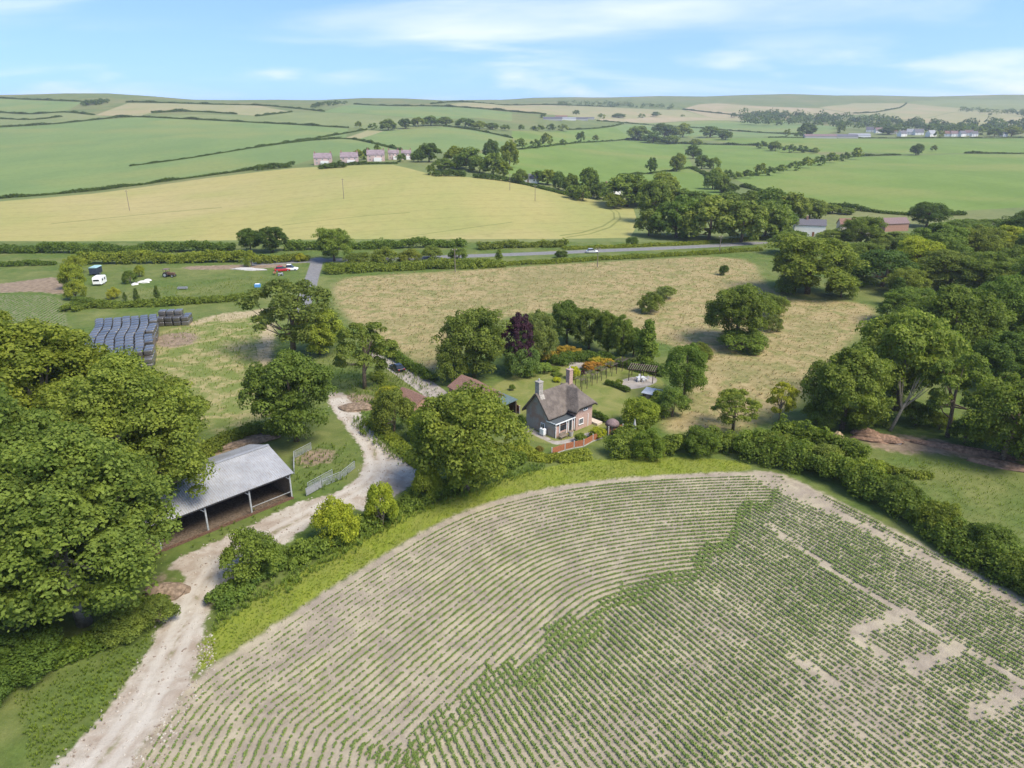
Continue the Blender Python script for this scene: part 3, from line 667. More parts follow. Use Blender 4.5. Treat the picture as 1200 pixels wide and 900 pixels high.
# --- yard shrubs on the far left
for kd, px, pb, w_, pt, c_, lb in [
    ('bush1', 153, 333, 17, 316, (.85, .95, .8), 'dark bush standing alone in the yard near the caravan'), ('bush2', 164, 325, 13, 311, (1.5, 1.35, .9), 'light green bush behind the dark yard bush'),
    ('cone1', 161, 355, 11, 337, (.7, .8, .8), 'young dark tree left of the young pair above the bales'), ('cone1', 185, 352, 11, 334, (.75, .85, .8), 'young dark tree with layered branches right above the gap between the bale stacks'),
    ('cone1', 147, 353, 8, 342, (.75, .85, .8), 'smallest young tree in the yard hedge'), ('bush2', 134, 351, 16, 337, (2, 1.6, 1), 'yellowish bush in the yard'),
    ('bush1', 98, 362, 28, 347, (.85, .95, .85), 'dark bush at the corner of the yard hedge'), ('bush1', 88, 340, 30, 308, (1.4, 1.3, .8), 'yellow green bush beside the vegetable plot'),
    ('bush2', 88, 322, 26, 300, (1.5, 1.35, .85), 'light green bush at the top left yard corner'), ('bush2', 90, 352, 26, 328, (1.4, 1.25, .85), 'light green bush lower along the yard corner'), ('bush1', 295, 313, 16, 292, (1.35, 1.25, .9), 'pale pointed bush beside the yard entrance'),
    ('broad1', 294, 296, 30, 266, DK, 'dark tree at the roadside left of the bigger dark tree'), ('broad2', 320, 297, 38, 264, (.5, .62, .6), 'very dark rounded tree at the lane mouth'),
    ('broad2', 392, 308, 46, 265, (.95, 1, .9), 'broad green tree beside the tarmac lane mouth'), ('bush1', 658, 303, 17, 293, (.55, .62, .6), 'small dark bush at the edge of the main road'),
    ('bush1', 740, 288, 16, 277, DK, 'dark bush on the far side of the main road'), ('cone1', 585, 307, 14, 291, (1, 1.05, .8), 'small pointed bush between meadow and main road'),
    ('bush2', 505, 304, 26, 288, G1, 'green bush in the wide roadside belt'), ('bush1', 537, 306, 24, 289, (.95, 1, .9), 'darker bush right of the green one in the roadside belt'),
    ('bush2', 450, 312, 34, 290, (1.1, 1.05, .85), 'olive bush in the roadside belt'), ('bush1', 420, 314, 34, 295, (1, 1, .85), 'olive bush close to the broad tree at the lane mouth'), ('bush2', 480, 310, 30, 292, (1.2, 1.05, .85), 'yellowish bush in the middle of the roadside belt'),
    ('bush2', 352, 307, 14, 297, YL, 'yellow green bush left of the tarmac lane')]:
    tree(kd, px, pb, w_, pt, lb, 'roadside_shrub' if kd[:4] == 'bush' else 'broadleaf_tree', c_)
# --- the right-hand wood round the white cottage
RW = [(1090, 322, 70, 258, G2), (1072, 330, 60, 276, (1.8, 1.6, .9)), (1140, 320, 66, 262, (1.1, 1.05, .85)), (1172, 312, 60, 262, (1.7, 1.5, .8)), (1198, 300, 60, 245, (.6, .72, .7)), (1085, 268, 42, 235, (.55, .68, .62)), (1130, 283, 56, 255, G2),
      (1006, 294, 50, 252, (.9, .95, .8)), (1110, 345, 76, 290, (1, 1, .85)), (1155, 352, 70, 292, (.95, 1, .8)), (1195, 345, 70, 285, (.9, .95, .8)), (1010, 312, 46, 282, (.95, 1, .85)), (1045, 300, 50, 270, G1), (1215, 370, 70, 300, DK), (1160, 280, 40, 255, G2), (1225, 325, 80, 262, (.8, .9, .8)), (975, 292, 40, 268, (1, 1, .9)), (925, 300, 44, 268, (.8, .9, .8)), (1120, 306, 50, 276, (1.3, 1.2, .85))]
RW += [(1060, 385, 60, 335, (.8, .9, .8)), (1090, 400, 60, 345, (.95, 1, .85)), (1140, 395, 70, 335, (.85, .95, .8)), (1195, 395, 70, 335, (.9, .95, .8)), (1060, 350, 46, 312, (1.1, 1.05, .85)), (1150, 440, 70, 380, (.8, .9, .8)), (1215, 440, 70, 380, (.75, .85, .75))]
for k, (px, pb, w_, pt, c_) in enumerate(RW):
    w_ *= 1.08
    tree('broad%d' % (k % 3 + 1), px, pb, w_, pt, 'leafy tree in the dense wood around the white cottage at the upper right', 'woodland_tree', c_, 'trees of the upper right wood')
# --- the belt beyond the road
BELT = [(765, 262, 46, 212), (792, 281, 64, 228), (830, 284, 72, 232), (868, 286, 66, 236), (896, 281, 60, 236), (902, 262, 52, 222), (926, 262, 46, 226), (948, 258, 40, 232), (850, 260, 52, 226), (815, 255, 46, 224), (778, 245, 42, 210), (760, 278, 36, 246), (880, 250, 40, 224), (912, 278, 40, 244), (958, 250, 30, 236), (975, 251, 26, 240), (990, 252, 22, 243)]
for k, (px, pb, w_, pt) in enumerate(BELT):
    c_ = [(.85, .9, .85), (1, 1, .95), (1.05, 1.0, .95), (.7, .82, .75)][(k * 7) % 4]
    tree('mid%d' % (k % 3 + 1), px, pb, w_, pt, 'big rounded tree in the dense belt on the far side of the main road', 'belt_tree', c_, 'trees of the belt beyond the road')
FAR = {
 'trees along the lower edge of the wheat field by the red roofed house': ('tree between the wheat field and the red roofed house', [(735, 243, 64, 205), (752, 240, 40, 215), (777, 230, 38, 203), (690, 231, 28, 197), (668, 227, 22, 203), (655, 223, 20, 202), (642, 217, 24, 199), (703, 234, 26, 213), (683, 236, 22, 218), (630, 215, 20, 200), (720, 245, 28, 226), (800, 245, 34, 222), (672, 233, 22, 217)]),
 'trees in the open green fields': ('rounded tree standing in the green fields beyond the road', [(764, 204, 16, 185), (793, 201, 21, 179), (835, 222, 24, 200), (845, 226, 22, 206), (857, 226, 20, 214), (840, 214, 20, 197), (822, 198, 20, 182), (836, 198, 18, 184), (812, 186, 20, 170), (890, 206, 15, 191), (876, 209, 15, 199), (864, 210, 14, 201), (853, 211, 16, 199)]),
 'dark trees on the rise behind the green field': ('dark tree in the clump on the rise beyond the green field', [(748, 165, 30, 148), (778, 162, 32, 144), (800, 161, 24, 145), (832, 161, 26, 148), (785, 169, 24, 158), (765, 168, 26, 155), (815, 172, 18, 163), (850, 164, 20, 152)]),
 'trees along the left end of the field hedge': ('tree on the field hedge left of the dark clump', [(640, 172, 15, 156), (628, 174, 14, 163), (610, 175, 16, 162), (680, 167, 12, 154), (698, 166, 8, 158), (660, 170, 9, 163)]),
 'trees behind the terrace houses': ('tree behind or beside the row of pink terrace houses', [(420, 188, 14, 175), (430, 187, 14, 173), (442, 184, 12, 170), (470, 190, 14, 180)]),
 'trees of the hamlet beyond the wheat field': ('tree in the hamlet grove at the top of the wheat field', [(503, 190, 30, 168), (535, 197, 36, 171), (550, 200, 38, 174), (578, 206, 30, 180), (575, 186, 22, 163), (597, 196, 24, 166), (520, 200, 28, 186), (505, 205, 12, 192), (490, 190, 18, 176), (590, 208, 22, 190), (562, 203, 26, 185), (610, 215, 20, 199)]),
 'trees on the knoll above the hamlet': ('dark tree on the knoll above the terrace houses', [(420, 150, 9, 142), (437, 152, 12, 144), (455, 153, 22, 140), (475, 151, 18, 139), (490, 148, 18, 137), (505, 147, 22, 136), (522, 147, 20, 137), (545, 149, 26, 138), (562, 151, 20, 142), (577, 152, 18, 144), (592, 153, 14, 146)]),
 'trees on the hedge of the large right field': ('tree standing in the hedge along the large right green field', [(1003, 187, 15, 173), (990, 189, 13, 178), (975, 191, 16, 179), (960, 194, 16, 182), (945, 197, 16, 184), (930, 200, 15, 189), (915, 203, 13, 193), (902, 206, 13, 195), (1094, 178, 8, 170), (925, 179, 16, 169), (908, 177, 18, 165), (940, 179, 14, 170), (955, 180, 10, 173), (893, 174, 14, 165)]),
 'trees at the left of the distant barns': ('tree beside the long distant barns on the right', [(945, 161, 24, 145), (922, 160, 9, 151), (936, 161, 12, 154), (985, 156, 12, 146), (1040, 158, 22, 147), (1100, 161, 12, 153), (1125, 158, 14, 149), (1150, 158, 16, 148), (1165, 160, 18, 150), (1185, 160, 24, 148), (1020, 154, 12, 148)]),
 'tree row by the distant farm': ('tree in the row below the distant farm sheds', [(611, 153, 8, 146), (632, 154, 15, 146), (646, 154, 12, 145), (660, 154, 13, 145), (625, 153, 8, 148), (636, 138, 8, 133), (675, 135, 10, 129), (705, 139, 10, 133), (725, 138, 18, 133), (752, 138, 9, 133), (768, 137, 13, 131), (800, 137, 6, 134), (860, 138, 9, 132), (875, 139, 14, 132), (893, 139, 14, 132)]),
}
for g_, (lb, L) in FAR.items():
    for k, (px, pb, w_, pt) in enumerate(L):
        kd = 'mid%d' % (k % 3 + 1) if w_ >= 18 else 'far%d' % (k % 2 + 1)
        c_ = [(.8, .9, .85), (.95, 1, .9), (.65, .78, .72), (1.15, 1.1, .8)][(k * 5 + len(g_)) % 4]
        tree(kd, px, pb, w_, pt, lb, 'field_tree', c_, g_, parts=w_ >= 18, front=.2)
tree('mid2', 1073, 182, 17, 168, 'dark lone tree on the hedge above the large right field', 'lone_field_tree', (.6, .72, .65), front=.2)
# --- far-off woods that read as masses
def woodland(label, pts, n, rpx, hpx):
    rng = np.random.default_rng(len(pts) + n); C = []; Q = []
    pa = np.array(pts, float)
    for k in range(n):
        t = rng.random() * (len(pa) - 1); i = int(t); a = pa[i] + (pa[min(i + 1, len(pa) - 1)] - pa[i]) * (t - i)
        p = P(a[0], a[1] - rng.random() * hpx); r = rpx * rng.uniform(.6, 1.3) * depth(p) / 832
        C.append((p.x, p.y, p.z + r * .55)); Q.append((r, r, r * .9))
    V, t = leafcloud(C, np.array(Q), 60, rpx * .95, rng, zmin=-.2, jit=.5)
    # leaf size follows the clump size
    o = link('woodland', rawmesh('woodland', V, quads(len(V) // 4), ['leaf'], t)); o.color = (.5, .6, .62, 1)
    return tag(o, label, 'woodland', kind='stuff')
woodland('broad dark wood filling the valley behind the village on the right', [(870, 147), (930, 149), (1000, 153), (1060, 156), (1130, 158), (1200, 156), (1260, 158)], 210, 6, 11)
woodland('distant wood strip on the hill at the right horizon', [(880, 138), (930, 142), (980, 144)], 60, 4, 5)
woodland('scattered wood on the far slope at the right edge', [(1125, 132), (1160, 136), (1200, 137), (1240, 138)], 60, 3.5, 4)
woodland('small wood on the left hills', [(96, 125), (112, 124), (126, 122)], 30, 3.2, 3)
woodland('wood along the skyline in the middle', [(655, 126), (700, 125), (740, 127), (790, 129)], 70, 3, 3)
woodland('copse beside the distant farm track', [(365, 128), (385, 125), (405, 124)], 30, 3, 3)
# ------------------------------------------------------------------ hedges
def world_far(y): return y[0] > 420
def dd_h(x, y): return math.hypot(x, y)
def hedge(px, hgt, wid, label, c_=(1, 1, 1), leaf=.4, dens=1.0, name='hedge', group=None, world=None, up=1.0):
    L = world or [tuple(P(*q)[:2]) for q in px]
    L = smooth_poly(L, 2, False); rng = np.random.default_rng(int(abs(L[0][0] * 7 + L[0][1])) + len(label))
    seg = np.hypot(*(L[1:] - L[:-1]).T); tot = seg.sum(); st = max(.45 * min(wid, hgt * 1.5), .5)
    n = max(2, int(tot / st * 3.4)); cum = np.concatenate([[0], np.cumsum(seg)])
    s = np.sort(rng.random(n)) * tot; x = np.interp(s, cum, L[:, 0]); y = np.interp(s, cum, L[:, 1])
    dx = np.interp(s, cum[:-1], np.gradient(L[:, 0])[:-1]); dy = np.interp(s, cum[:-1], np.gradient(L[:, 1])[:-1]); q = np.hypot(dx, dy) + 1e-9
    off = rng.uniform(-.4, .4, n) * wid; x = x - dy / q * off; y = y + dx / q * off
    rc = min(wid * .26, hgt * .42, 1.25 if dd_h(x[0], y[0]) < 330 else 99)
    n = int(np.clip(tot * (wid * .8 + 1.6 * hgt) / (rc * rc) * .85, 6, 2600)); s = (np.arange(n) + rng.random(n)) / n * tot
    x = np.interp(s, cum, L[:, 0]); y = np.interp(s, cum, L[:, 1]); dx = np.interp(s, cum[:-1], np.gradient(L[:, 0])[:-1]); dy = np.interp(s, cum[:-1], np.gradient(L[:, 1])[:-1]); q = np.hypot(dx, dy) + 1e-9
    ws = 1 + .22 * np.sin(s / (wid * 1.1) + 2) + .12 * np.sin(s / (wid * .43)); th = rng.uniform(0.02, math.pi - .02, n)
    off = np.cos(th) * (wid / 2 - rc * .6) * ws; x = x - dy / q * off; y = y + dx / q * off
    hh = hgt * (1 + .16 * np.sin(s / (hgt * 1.9)) + .12 * np.sin(s / (hgt * .8) + 1) + rng.normal(size=n) * .09)
    if world_far(y): hh = hgt * np.clip(.75 + .5 * np.sin(s / (hgt * 5.1) + tot) * np.sin(s / (hgt * 13)) + .3 * np.sin(s / (hgt * 2.3)) + rng.normal(size=n) * .12, .18, 1.6)
    r = rc * rng.uniform(.65, 1.25, n); zc = np.maximum((hh - rc * .8) * np.sin(th) ** .55 * rng.uniform(.75, 1.0, n), r * .35)
    C = np.stack([x, y, zc], 1); Q = np.stack([r, r, r * .9], 1)
    C[:, 2] += np.where(C[:, 1] > 303, terrain(C[:, 0], C[:, 1]), 0)
    area = 4 * math.pi * (np.mean(Q) ** 2); nl = int(np.clip(dens * 1.25 * area / (leaf * leaf), 8, 260))
    c0 = np.array([C[0][0], C[0][1], 0.0])
    V, t = leafcloud(C - c0, Q, nl, leaf, rng, zmin=-.7, jit=.6); V[:, 2] = np.maximum(V[:, 2], np.where(V[:, 1] + c0[1] > 303, -50, .02))
    o = link(name, rawmesh('foliage', V, quads(len(V) // 4), ['leaf'], t), None, c0); o.color = (*c_, 1)
    return tag(o, label, 'hedge', group)
hedge([(714, 534), (745, 531), (790, 531), (840, 526), (880, 528)], 3.0, 3.2, 'bushy hedge along the back of the lime grass strip right of the orange fence', (1.0, 1.02, .85), .34)
hedge([(870, 530), (930, 545), (1000, 572), (1060, 600), (1120, 638), (1200, 684), (1300, 745)], 3.8, 5.6, 'long thick dark hedge running down the right side of the maize field', (.88, .95, .82), .36)
hedge([(905, 524), (960, 530), (1010, 552)], 4.2, 3.2, 'taller hedge piece at the corner behind the right field hedge', (.95, 1, .8), .36)
hedge([(250, 715), (288, 688), (330, 662), (368, 647)], 1.4, 3.2, 'low dark nettle hedge along the track opposite the barn', (.8, .95, .95), .28)
hedge([(335, 664), (390, 640), (445, 612), (503, 582), (560, 560), (610, 540)], 2.0, 3.0, 'hedge between the chalk yard and the lime grass strip', (.9, .98, .85), .32)
hedge([(480, 470), (455, 456), (440, 440)], 1.2, 2.5, 'low weedy hedge near the parked black car', (1, 1, .9), .3)
hedge([(440, 410), (470, 424), (492, 438), (508, 448)], 1.9, 2.2, 'clipped dark hedge along the drive behind the parked black car', (.72, .85, .75), .3)
hedge([(-220, 298), (-100, 297), (0, 296), (120, 296), (200, 295), (275, 293)], 3.6, 5, 'long dark roadside hedge along the bottom of the wheat field', (.72, .85, .75), .6)
hedge([(335, 293), (380, 292), (440, 291), (500, 290), (545, 289)], 3.4, 5, 'dark hedge under the wheat field right of the lane mouth', (.8, .92, .78), .6)
hedge([(95, 309), (130, 309), (180, 308), (240, 307), (288, 307)], 4.2, 5, 'tall light green hedge along the back of the yard', (1.35, 1.25, .85), .55)
hedge([(80, 366), (95, 360), (130, 360), (180, 358), (240, 354), (300, 351)], 1.9, 4.5, 'green bank hedge between the yard and the bale paddock', (1, 1.02, .85), .42)
hedge([(-60, 313), (20, 312), (66, 310)], 1.8, 2.5, 'short trimmed hedge at the top left behind the vegetable plot', (.75, .88, .75), .5)
hedge([(300, 309), (330, 307), (362, 305)], 2.6, 4, 'olive hedge behind the parked red car', (1.2, 1.1, .8), .5)
hedge([(382, 319), (440, 317), (500, 314), (550, 312), (590, 311)], 2.6, 8, 'wide scrubby roadside hedge at the top of the dry meadow', (1.1, 1.08, .85), .5)
hedge([(560, 312), (640, 308), (720, 303), (800, 299), (890, 293)], 1.2, 4.5, 'low green verge hedge between the main road and the dry meadow', (1.15, 1.1, .75), .45)
hedge([(560, 292), (620, 289), (665, 289)], 2.6, 5, 'loose hedge bushes at the lower edge of the wheat field', (1.05, 1, .9), .55)
hedge([(660, 292), (740, 289), (830, 285), (900, 279)], 1.0, 4, 'low grassy hedge on the far side of the main road', (1.3, 1.2, .8), .5)
hedge([(648, 428), (690, 420), (740, 430), (780, 440)], 2.0, 3.5, 'dark undergrowth hedge below the garden tree belt', (.62, .75, .7), .35)
hedge([(775, 470), (768, 488), (745, 506), (725, 515)], 2.2, 3, 'loose garden hedge between the lawn and the meadow', (.95, 1.0, .9), .32)
hedge([(710, 450), (725, 455), (737, 460)], 1.0, .9, 'clipped low dark hedge at the edge of the patio', (.62, .75, .62), .16)
hedge([(695, 488), (705, 492), (712, 496)], 1.2, 1.0, 'clipped dark hedge beside the cottage end wall', (.65, .8, .65), .16)
hedge([(600, 522), (620, 536), (650, 540), (690, 534)], .9, 3.5, 'rough pale weedy hedge bank below the orange fence', (1.5, 1.35, 1.0), .26)
hedge([(438, 493), (466, 522), (497, 545)], .7, 3, 'rough green weedy bank right of the chalk lane', (1.3, 1.25, .9), .28)
hedge([(1020, 545), (1060, 560), (1090, 558)], 1.0, 2.2, 'weedy scrub hedge beside the rusty earth bank', (1.05, 1, .8), .3)
hedge([(225, 540), (260, 520), (300, 500), (330, 510)], 1.4, 4, 'weedy bank hedge behind the open barn', (1.05, 1.02, .85), .32)
hedge([(-60, 800), (20, 784), (80, 770), (140, 742), (188, 708)], 1.5, 4.6, 'dark nettle undergrowth hedge along the foot of the left grove', (.8, .92, .72), .34)
farh = [
 ([(0, 233), (50, 229), (110, 224), (170, 216), (250, 205), (300, 199), (345, 193)], 3, 'dark hedge between the wheat field and the left green field'),
 ([(152, 195), (200, 189), (240, 183), (300, 173), (345, 167), (400, 161)], 1.6, 'thin broken hedge crossing the large left green field'),
 ([(0, 149.5), (60, 146), (110, 141), (135, 138), (160, 137), (220, 140), (300, 144), (360, 147), (408, 150)], 4, 'strong dark hedge along the top of the large left green field'),
 ([(0, 132), (40, 134.5), (75, 131), (110, 135)], 4, 'hedge on the pale left hillside'), ([(0, 115.3), (40, 117), (95, 119)], 4, 'highest hedge at the left skyline'),
 ([(148, 120), (200, 121), (300, 122.7), (345, 127), (380, 131)], 4, 'hedge curving down from the left skyline'), ([(178, 132.5), (225, 130.5), (277, 134)], 5, 'short bushy hedge strip on the left hillside'),
 ([(300, 173), (360, 164), (390, 159), (430, 152)], 3, 'hedge climbing behind the terrace houses'), ([(362, 165), (405, 162), (430, 166), (470, 176)], 3.2, 'curved hedge directly behind the terrace houses'),
 ([(520, 148), (560, 153), (600, 162)], 3.2, 'hedge falling right from the knoll trees'), ([(415, 122.4), (500, 124.5), (600, 131.5), (640, 134)], 5, 'tree lined hedge across the middle hills'),
 ([(300, 136.4), (342, 131.3)], 4, 'short hedge left of the pale farm track'), ([(505, 122), (600, 122.7), (720, 125.5)], 4, 'hedge close to the middle skyline'),
 ([(600, 176), (640, 172), (700, 166), (738, 163)], 2.6, 'hedge along the near side of the round green field'), ([(665, 152.3), (720, 149.2), (730, 145)], 3, 'curved hedge below the distant sheds'),
 ([(700, 142), (745, 145), (810, 149), (895, 156), (940, 158)], 3, 'hedge running right from the distant sheds'), ([(725, 206), (763, 203.5), (812, 196.5)], 2.4, 'hedge between two green fields below the lone trees'),
 ([(738, 163), (800, 169), (860, 170), (900, 171), (957, 179)], 4, 'thick hedge in the middle of the green valley'), ([(858, 208), (900, 203), (935, 192), (970, 188), (1005, 183), (1055, 182)], 3, 'hedge along the top of the large right field'),
 ([(1130, 180), (1200, 180.5), (1300, 181)], 3.4, 'dark hedge at the right above the large field'), ([(900, 161.5), (1000, 161.8), (1100, 162), (1200, 162.5), (1300, 163)], 2.4, 'hedge along the front of the distant village'),
 ([(812, 198), (830, 206), (845, 224), (870, 232)], 4, 'bushy hedge curving down beside the round field'), ([(870, 219), (900, 226), (940, 238), (990, 245), (1060, 253), (1130, 252)], 4, 'hedge along the bottom of the large right field'),
 ([(1000, 133), (1040, 131), (1062, 121.5)], 4, 'hedge on the right hill slope'), ([(800, 128.5), (840, 133), (880, 137)], 4, 'hedge crossing the tan right hillside'),
 ([(0, 139.5), (40, 141), (72, 137)], 3, 'thin hedge on the far left below the pale hillside'), ([(340, 196), (310, 199), (300, 200)], 5, 'garden hedge left of the terrace houses'), ([(375, 198), (404, 196)], 6, 'tall clipped hedge in front of the terrace houses'),
 ([(405, 194), (440, 192), (465, 192)], 3, 'garden hedge below the right terrace houses'), ([(508, 206), (545, 207)], 5, 'clipped hedge in front of the hamlet grove'), ([(555, 208), (600, 213), (640, 222), (680, 233)], 4, 'hedge down the right edge of the wheat field')]
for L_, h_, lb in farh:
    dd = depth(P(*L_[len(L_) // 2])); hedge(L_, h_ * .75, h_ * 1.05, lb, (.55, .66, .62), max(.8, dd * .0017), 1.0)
# ------------------------------------------------------------------ maize
def plants(templates, XY, scale, rot, rng, tintbase):
    out, tt = [], []
    kind = rng.integers(0, len(templates), len(XY))
    for k, T in enumerate(templates):
        m = kind == k; n = m.sum()
        if not n: continue
        c, s = np.cos(rot[m]), np.sin(rot[m]); T_ = T[None] * scale[m][:, None, None]
        x = T_[..., 0] * c[:, None] - T_[..., 1] * s[:, None] + XY[m][:, :1]; y = T_[..., 0] * s[:, None] + T_[..., 1] * c[:, None] + XY[m][:, 1:2]
        out.append(np.stack([x, y, T_[..., 2]], -1).reshape(-1, 3)); nf = T.shape[0] // 4
        tt.append(np.clip(np.repeat(tintbase[m], nf) + rng.normal(size=n * nf) * .18, 0, 1))
    return np.vstack(out), np.concatenate(tt)
def rosette(seed, nb, Lg, hz, wd, droop):
    r = np.random.default_rng(seed); q = []
    for k in range(nb):
        a = 6.283 * k / nb + r.uniform(-.5, .5); L = Lg * r.uniform(.7, 1.2); c, s = math.cos(a), math.sin(a)
        p0 = np.array([0, 0, hz * r.uniform(.1, .4)]); p1 = np.array([c * L * .5, s * L * .5, hz * r.uniform(.85, 1.15)]); p2 = np.array([c * L, s * L, hz * droop * r.uniform(.7, 1.2)])
        b = np.array([-s, c, 0]) * wd
        q += [p0 - b * .5, p0 + b * .5, p1 + b * .5, p1 - b * .5, p1 - b * .5, p1 + b * .5, p2 + b * .12, p2 - b * .12]
    return np.array(q)
rng = np.random.default_rng(11)
fieldW = smooth_poly(W(field_px)); bnd = smooth_poly(W([(128, 930), (150, 900), (180, 850), (228, 795), (300, 749), (365, 705), (420, 670), (520, 609), (600, 581), (700, 564), (800, 557), (880, 554), (915, 555)]), 3, False)
tg = np.gradient(bnd, axis=0); tg /= np.linalg.norm(tg, axis=1, keepdims=True); nm_ = np.stack([tg[:, 1], -tg[:, 0]], 1)
for _ in range(6): nm_[1:-1] = (nm_[:-2] + nm_[1:-1] * 2 + nm_[2:]) / 4
nm_ /= np.linalg.norm(nm_, axis=1, keepdims=True)
pts = []; HEAD = 25.0; HROW = 30.0
for k in range(int(HROW / .8)):
    c_ = bnd + nm_ * (1.2 + .8 * k)
    sl_ = np.hypot(*(c_[1:] - c_[:-1]).T); cum = np.concatenate([[0], np.cumsum(sl_)]); s = np.arange(0, cum[-1], .145) + rng.normal(size=len(np.arange(0, cum[-1], .145))) * .04
    pts.append(np.stack([np.interp(s, cum, c_[:, 0]), np.interp(s, cum, c_[:, 1]), np.zeros(len(s))], 1))
xk = np.arange(-40, 95, .8)
for x0 in xk:
    rr = -.335 + (-.6 + .335) * np.clip((x0 + 17) / 26, 0, 1) ** .8
    yy = np.arange(36, 100, .145) + rng.normal(size=len(np.arange(36, 100, .145))) * .04; xx = x0 + rr * (yy - 46)
    pts.append(np.stack([xx, yy, np.ones(len(yy))], 1))
A = np.vstack(pts); x, y, kd = A.T
x = x + rng.normal(size=len(x)) * .035
sdb = sd_line(x, y, bnd, 0); db = -sdb; inside = sd_poly(x, y, fieldW)
head_end = HEAD - 1.0 + 1.6 * np.sin(x * .19) + np.where(np.abs(((x + 300) % 6.1) - 3) < 1.4, 1.0, 0)
rightcut = np.clip((x - 22) / 14, 0, 1)
head_end = head_end * (1 - rightcut) + (3.5 + 5 * np.sin(x * .4) ** 2) * rightcut
keep = (inside > .5) & np.where(kd < .5, db < head_end + 1.2, db > head_end - 1.0 - 1.0 * (np.sin(x * .55 + .34 * y * .55) > .35) * (1 - rightcut)) & (np.abs(x) < y * 1.0 + 5)
bx_ = np.sin(x * .11 + 1) * np.sin(y * .13 + x * .05) + .6 * np.sin(x * .31 - y * .27 + 2) + .35 * np.sin(x * .9 + y * .7)
left = np.clip((10 - x) / 40, 0, 1) * (kd < .5)
prob = np.clip(.98 - .30 * left - .16 * np.clip(-bx_, 0, 2) * (.35 + left), .12, 1)
# trodden or unsown strips across the rows, and along the hedge
for c0, c1, wd in [((1008, 742), (1062, 718), 0.8), ((1070, 784), (1122, 760), 0.8), ((1145, 838), (1205, 808), 0.9), ((930, 575), (1200, 712), .9), ((895, 560), (960, 590), 1.5), ((985, 676), (1068, 724), .45), ((1068, 724), (1200, 800), .4), ((900, 615), (985, 676), .4), ((1000, 745), (1035, 770), .5), ((930, 770), (975, 800), .5)]:
    a, b = P(*c0), P(*c1); prob = prob * np.clip((sd_seg(x, y, a[:2], b[:2]) / wd - .45 + .35 * np.sin(x * 1.9) * np.sin(y * 1.3)) / 1.1, .12, 1)
keep &= rng.random(len(x)) < prob
x, y, kd, db, left = x[keep], y[keep], kd[keep], db[keep], left[keep]; bx_ = bx_[keep]
scl = rng.uniform(.65, 1.2, len(x)) * np.where(kd < .5, .95 - .2 * left, 1.0) * (1 + .12 * bx_)
tb = np.clip(.45 + .12 * bx_ + rng.normal(size=len(x)) * .12 - .0 * left, 0, 1)
Tm = [rosette(100 + k, 6, .20, .22, .08, .7) for k in range(6)]
V, t = plants(Tm, np.stack([x, y], 1), np.clip(scl, .35, 1.4), rng.uniform(0, 6.28, len(x)), rng, tb)
o = link('maize_crop', rawmesh('maize_crop', V, quads(len(V) // 4), ['maize'], t))
tag(o, 'young maize plants in curved and straight rows over the large foreground field', 'maize', kind='stuff'); o.color = (1, 1, 1, 1)
# ------------------------------------------------------------------ grass
def scatter(name, label, polys, dens, T, sc_, mat, c_=(1, 1, 1), avoid=(), soft=0.0, tb=.5):
    rng = np.random.default_rng(len(label)); al = []
    for pp in polys:
        Wp = np.array(smooth_poly(W(pp))); lo, hi = Wp.min(0), Wp.max(0)
        n = int((hi - lo).prod() * dens); q = rng.uniform(lo, hi, (n, 2))
        d = sd_poly(q[:, 0], q[:, 1], Wp) + rng.normal(size=n) * soft
        q = q[(d > 0) & (np.abs(q[:, 0]) < q[:, 1] * .82 + 4)]
        for av in avoid: q = q[sd_poly(q[:, 0], q[:, 1], np.array(smooth_poly(W(av)))) < -.3]
        al.append(q)
    q = np.vstack(al)
    ns = np.sin(q[:, 0] * .35 + 2 * np.sin(q[:, 1] * .2)) * np.sin(q[:, 1] * .3 + q[:, 0] * .1)
    V, t = plants(T, q, sc_ * rng.uniform(.6, 1.35, len(q)) * (1 + .2 * ns), rng.uniform(0, 6.28, len(q)), rng, np.clip(tb + .25 * ns + rng.normal(size=len(q)) * .15, 0, 1))
    o = link(name, rawmesh(name, V, quads(len(V) // 4), [mat], t)); o.color = (*c_, 1)
    return tag(o, label, 'grass', kind='stuff')
Tg = [rosette(200 + k, 6, .30, .55, .07, 1.15) for k in range(5)]
Td = [rosette(220 + k, 5, .45, .6, .14, 1.0) for k in range(5)]
scatter('long_grass', 'yellow green long grass in the curved strip beside the maize', [lime_px], 12, Tg, .30, 'grass_blade', (.85, 1.0, .42), soft=.3, tb=.6)
scatter('rough_grass', 'rough grass and weeds along the left verge of the track', [[(0, 815), (60, 800), (150, 760), (190, 725), (215, 690), (200, 705), (183, 748), (150, 803), (112, 853), (60, 903), (20, 940), (-80, 960), (-120, 860)]], 9, Tg, .5, 'grass_blade', (.72, .9, .48), soft=.5, tb=.45)
scatter('rough_grass', 'rough weedy grass between the hedge and the lime strip and round the cottage bank', [[(236, 752), (262, 715), (300, 695), (380, 655), (460, 605), (560, 568), (640, 540), (640, 552), (560, 576), (470, 612), (380, 668), (300, 708)], [(405, 490), (440, 490), (480, 540), (520, 560), (480, 548), (448, 528)]], 7, Tg, .9, 'grass_blade', (.75, .95, .7), soft=.5, tb=.4)
scatter('dry_grass', 'tall dry grass tufts over the straw coloured meadow', [dry_px], .55, Td, .5, 'dry_blade', (1, 1, 1), soft=3, tb=.5)
scatter('paddock_grass', 'patchy grass tufts in the paddock and yard round the bales', [pale_px, [(120, 345), (330, 318), (335, 345), (180, 358)]], .9, Tg, .6, 'grass_blade', (.9, 1.0, .7), soft=2, tb=.5)
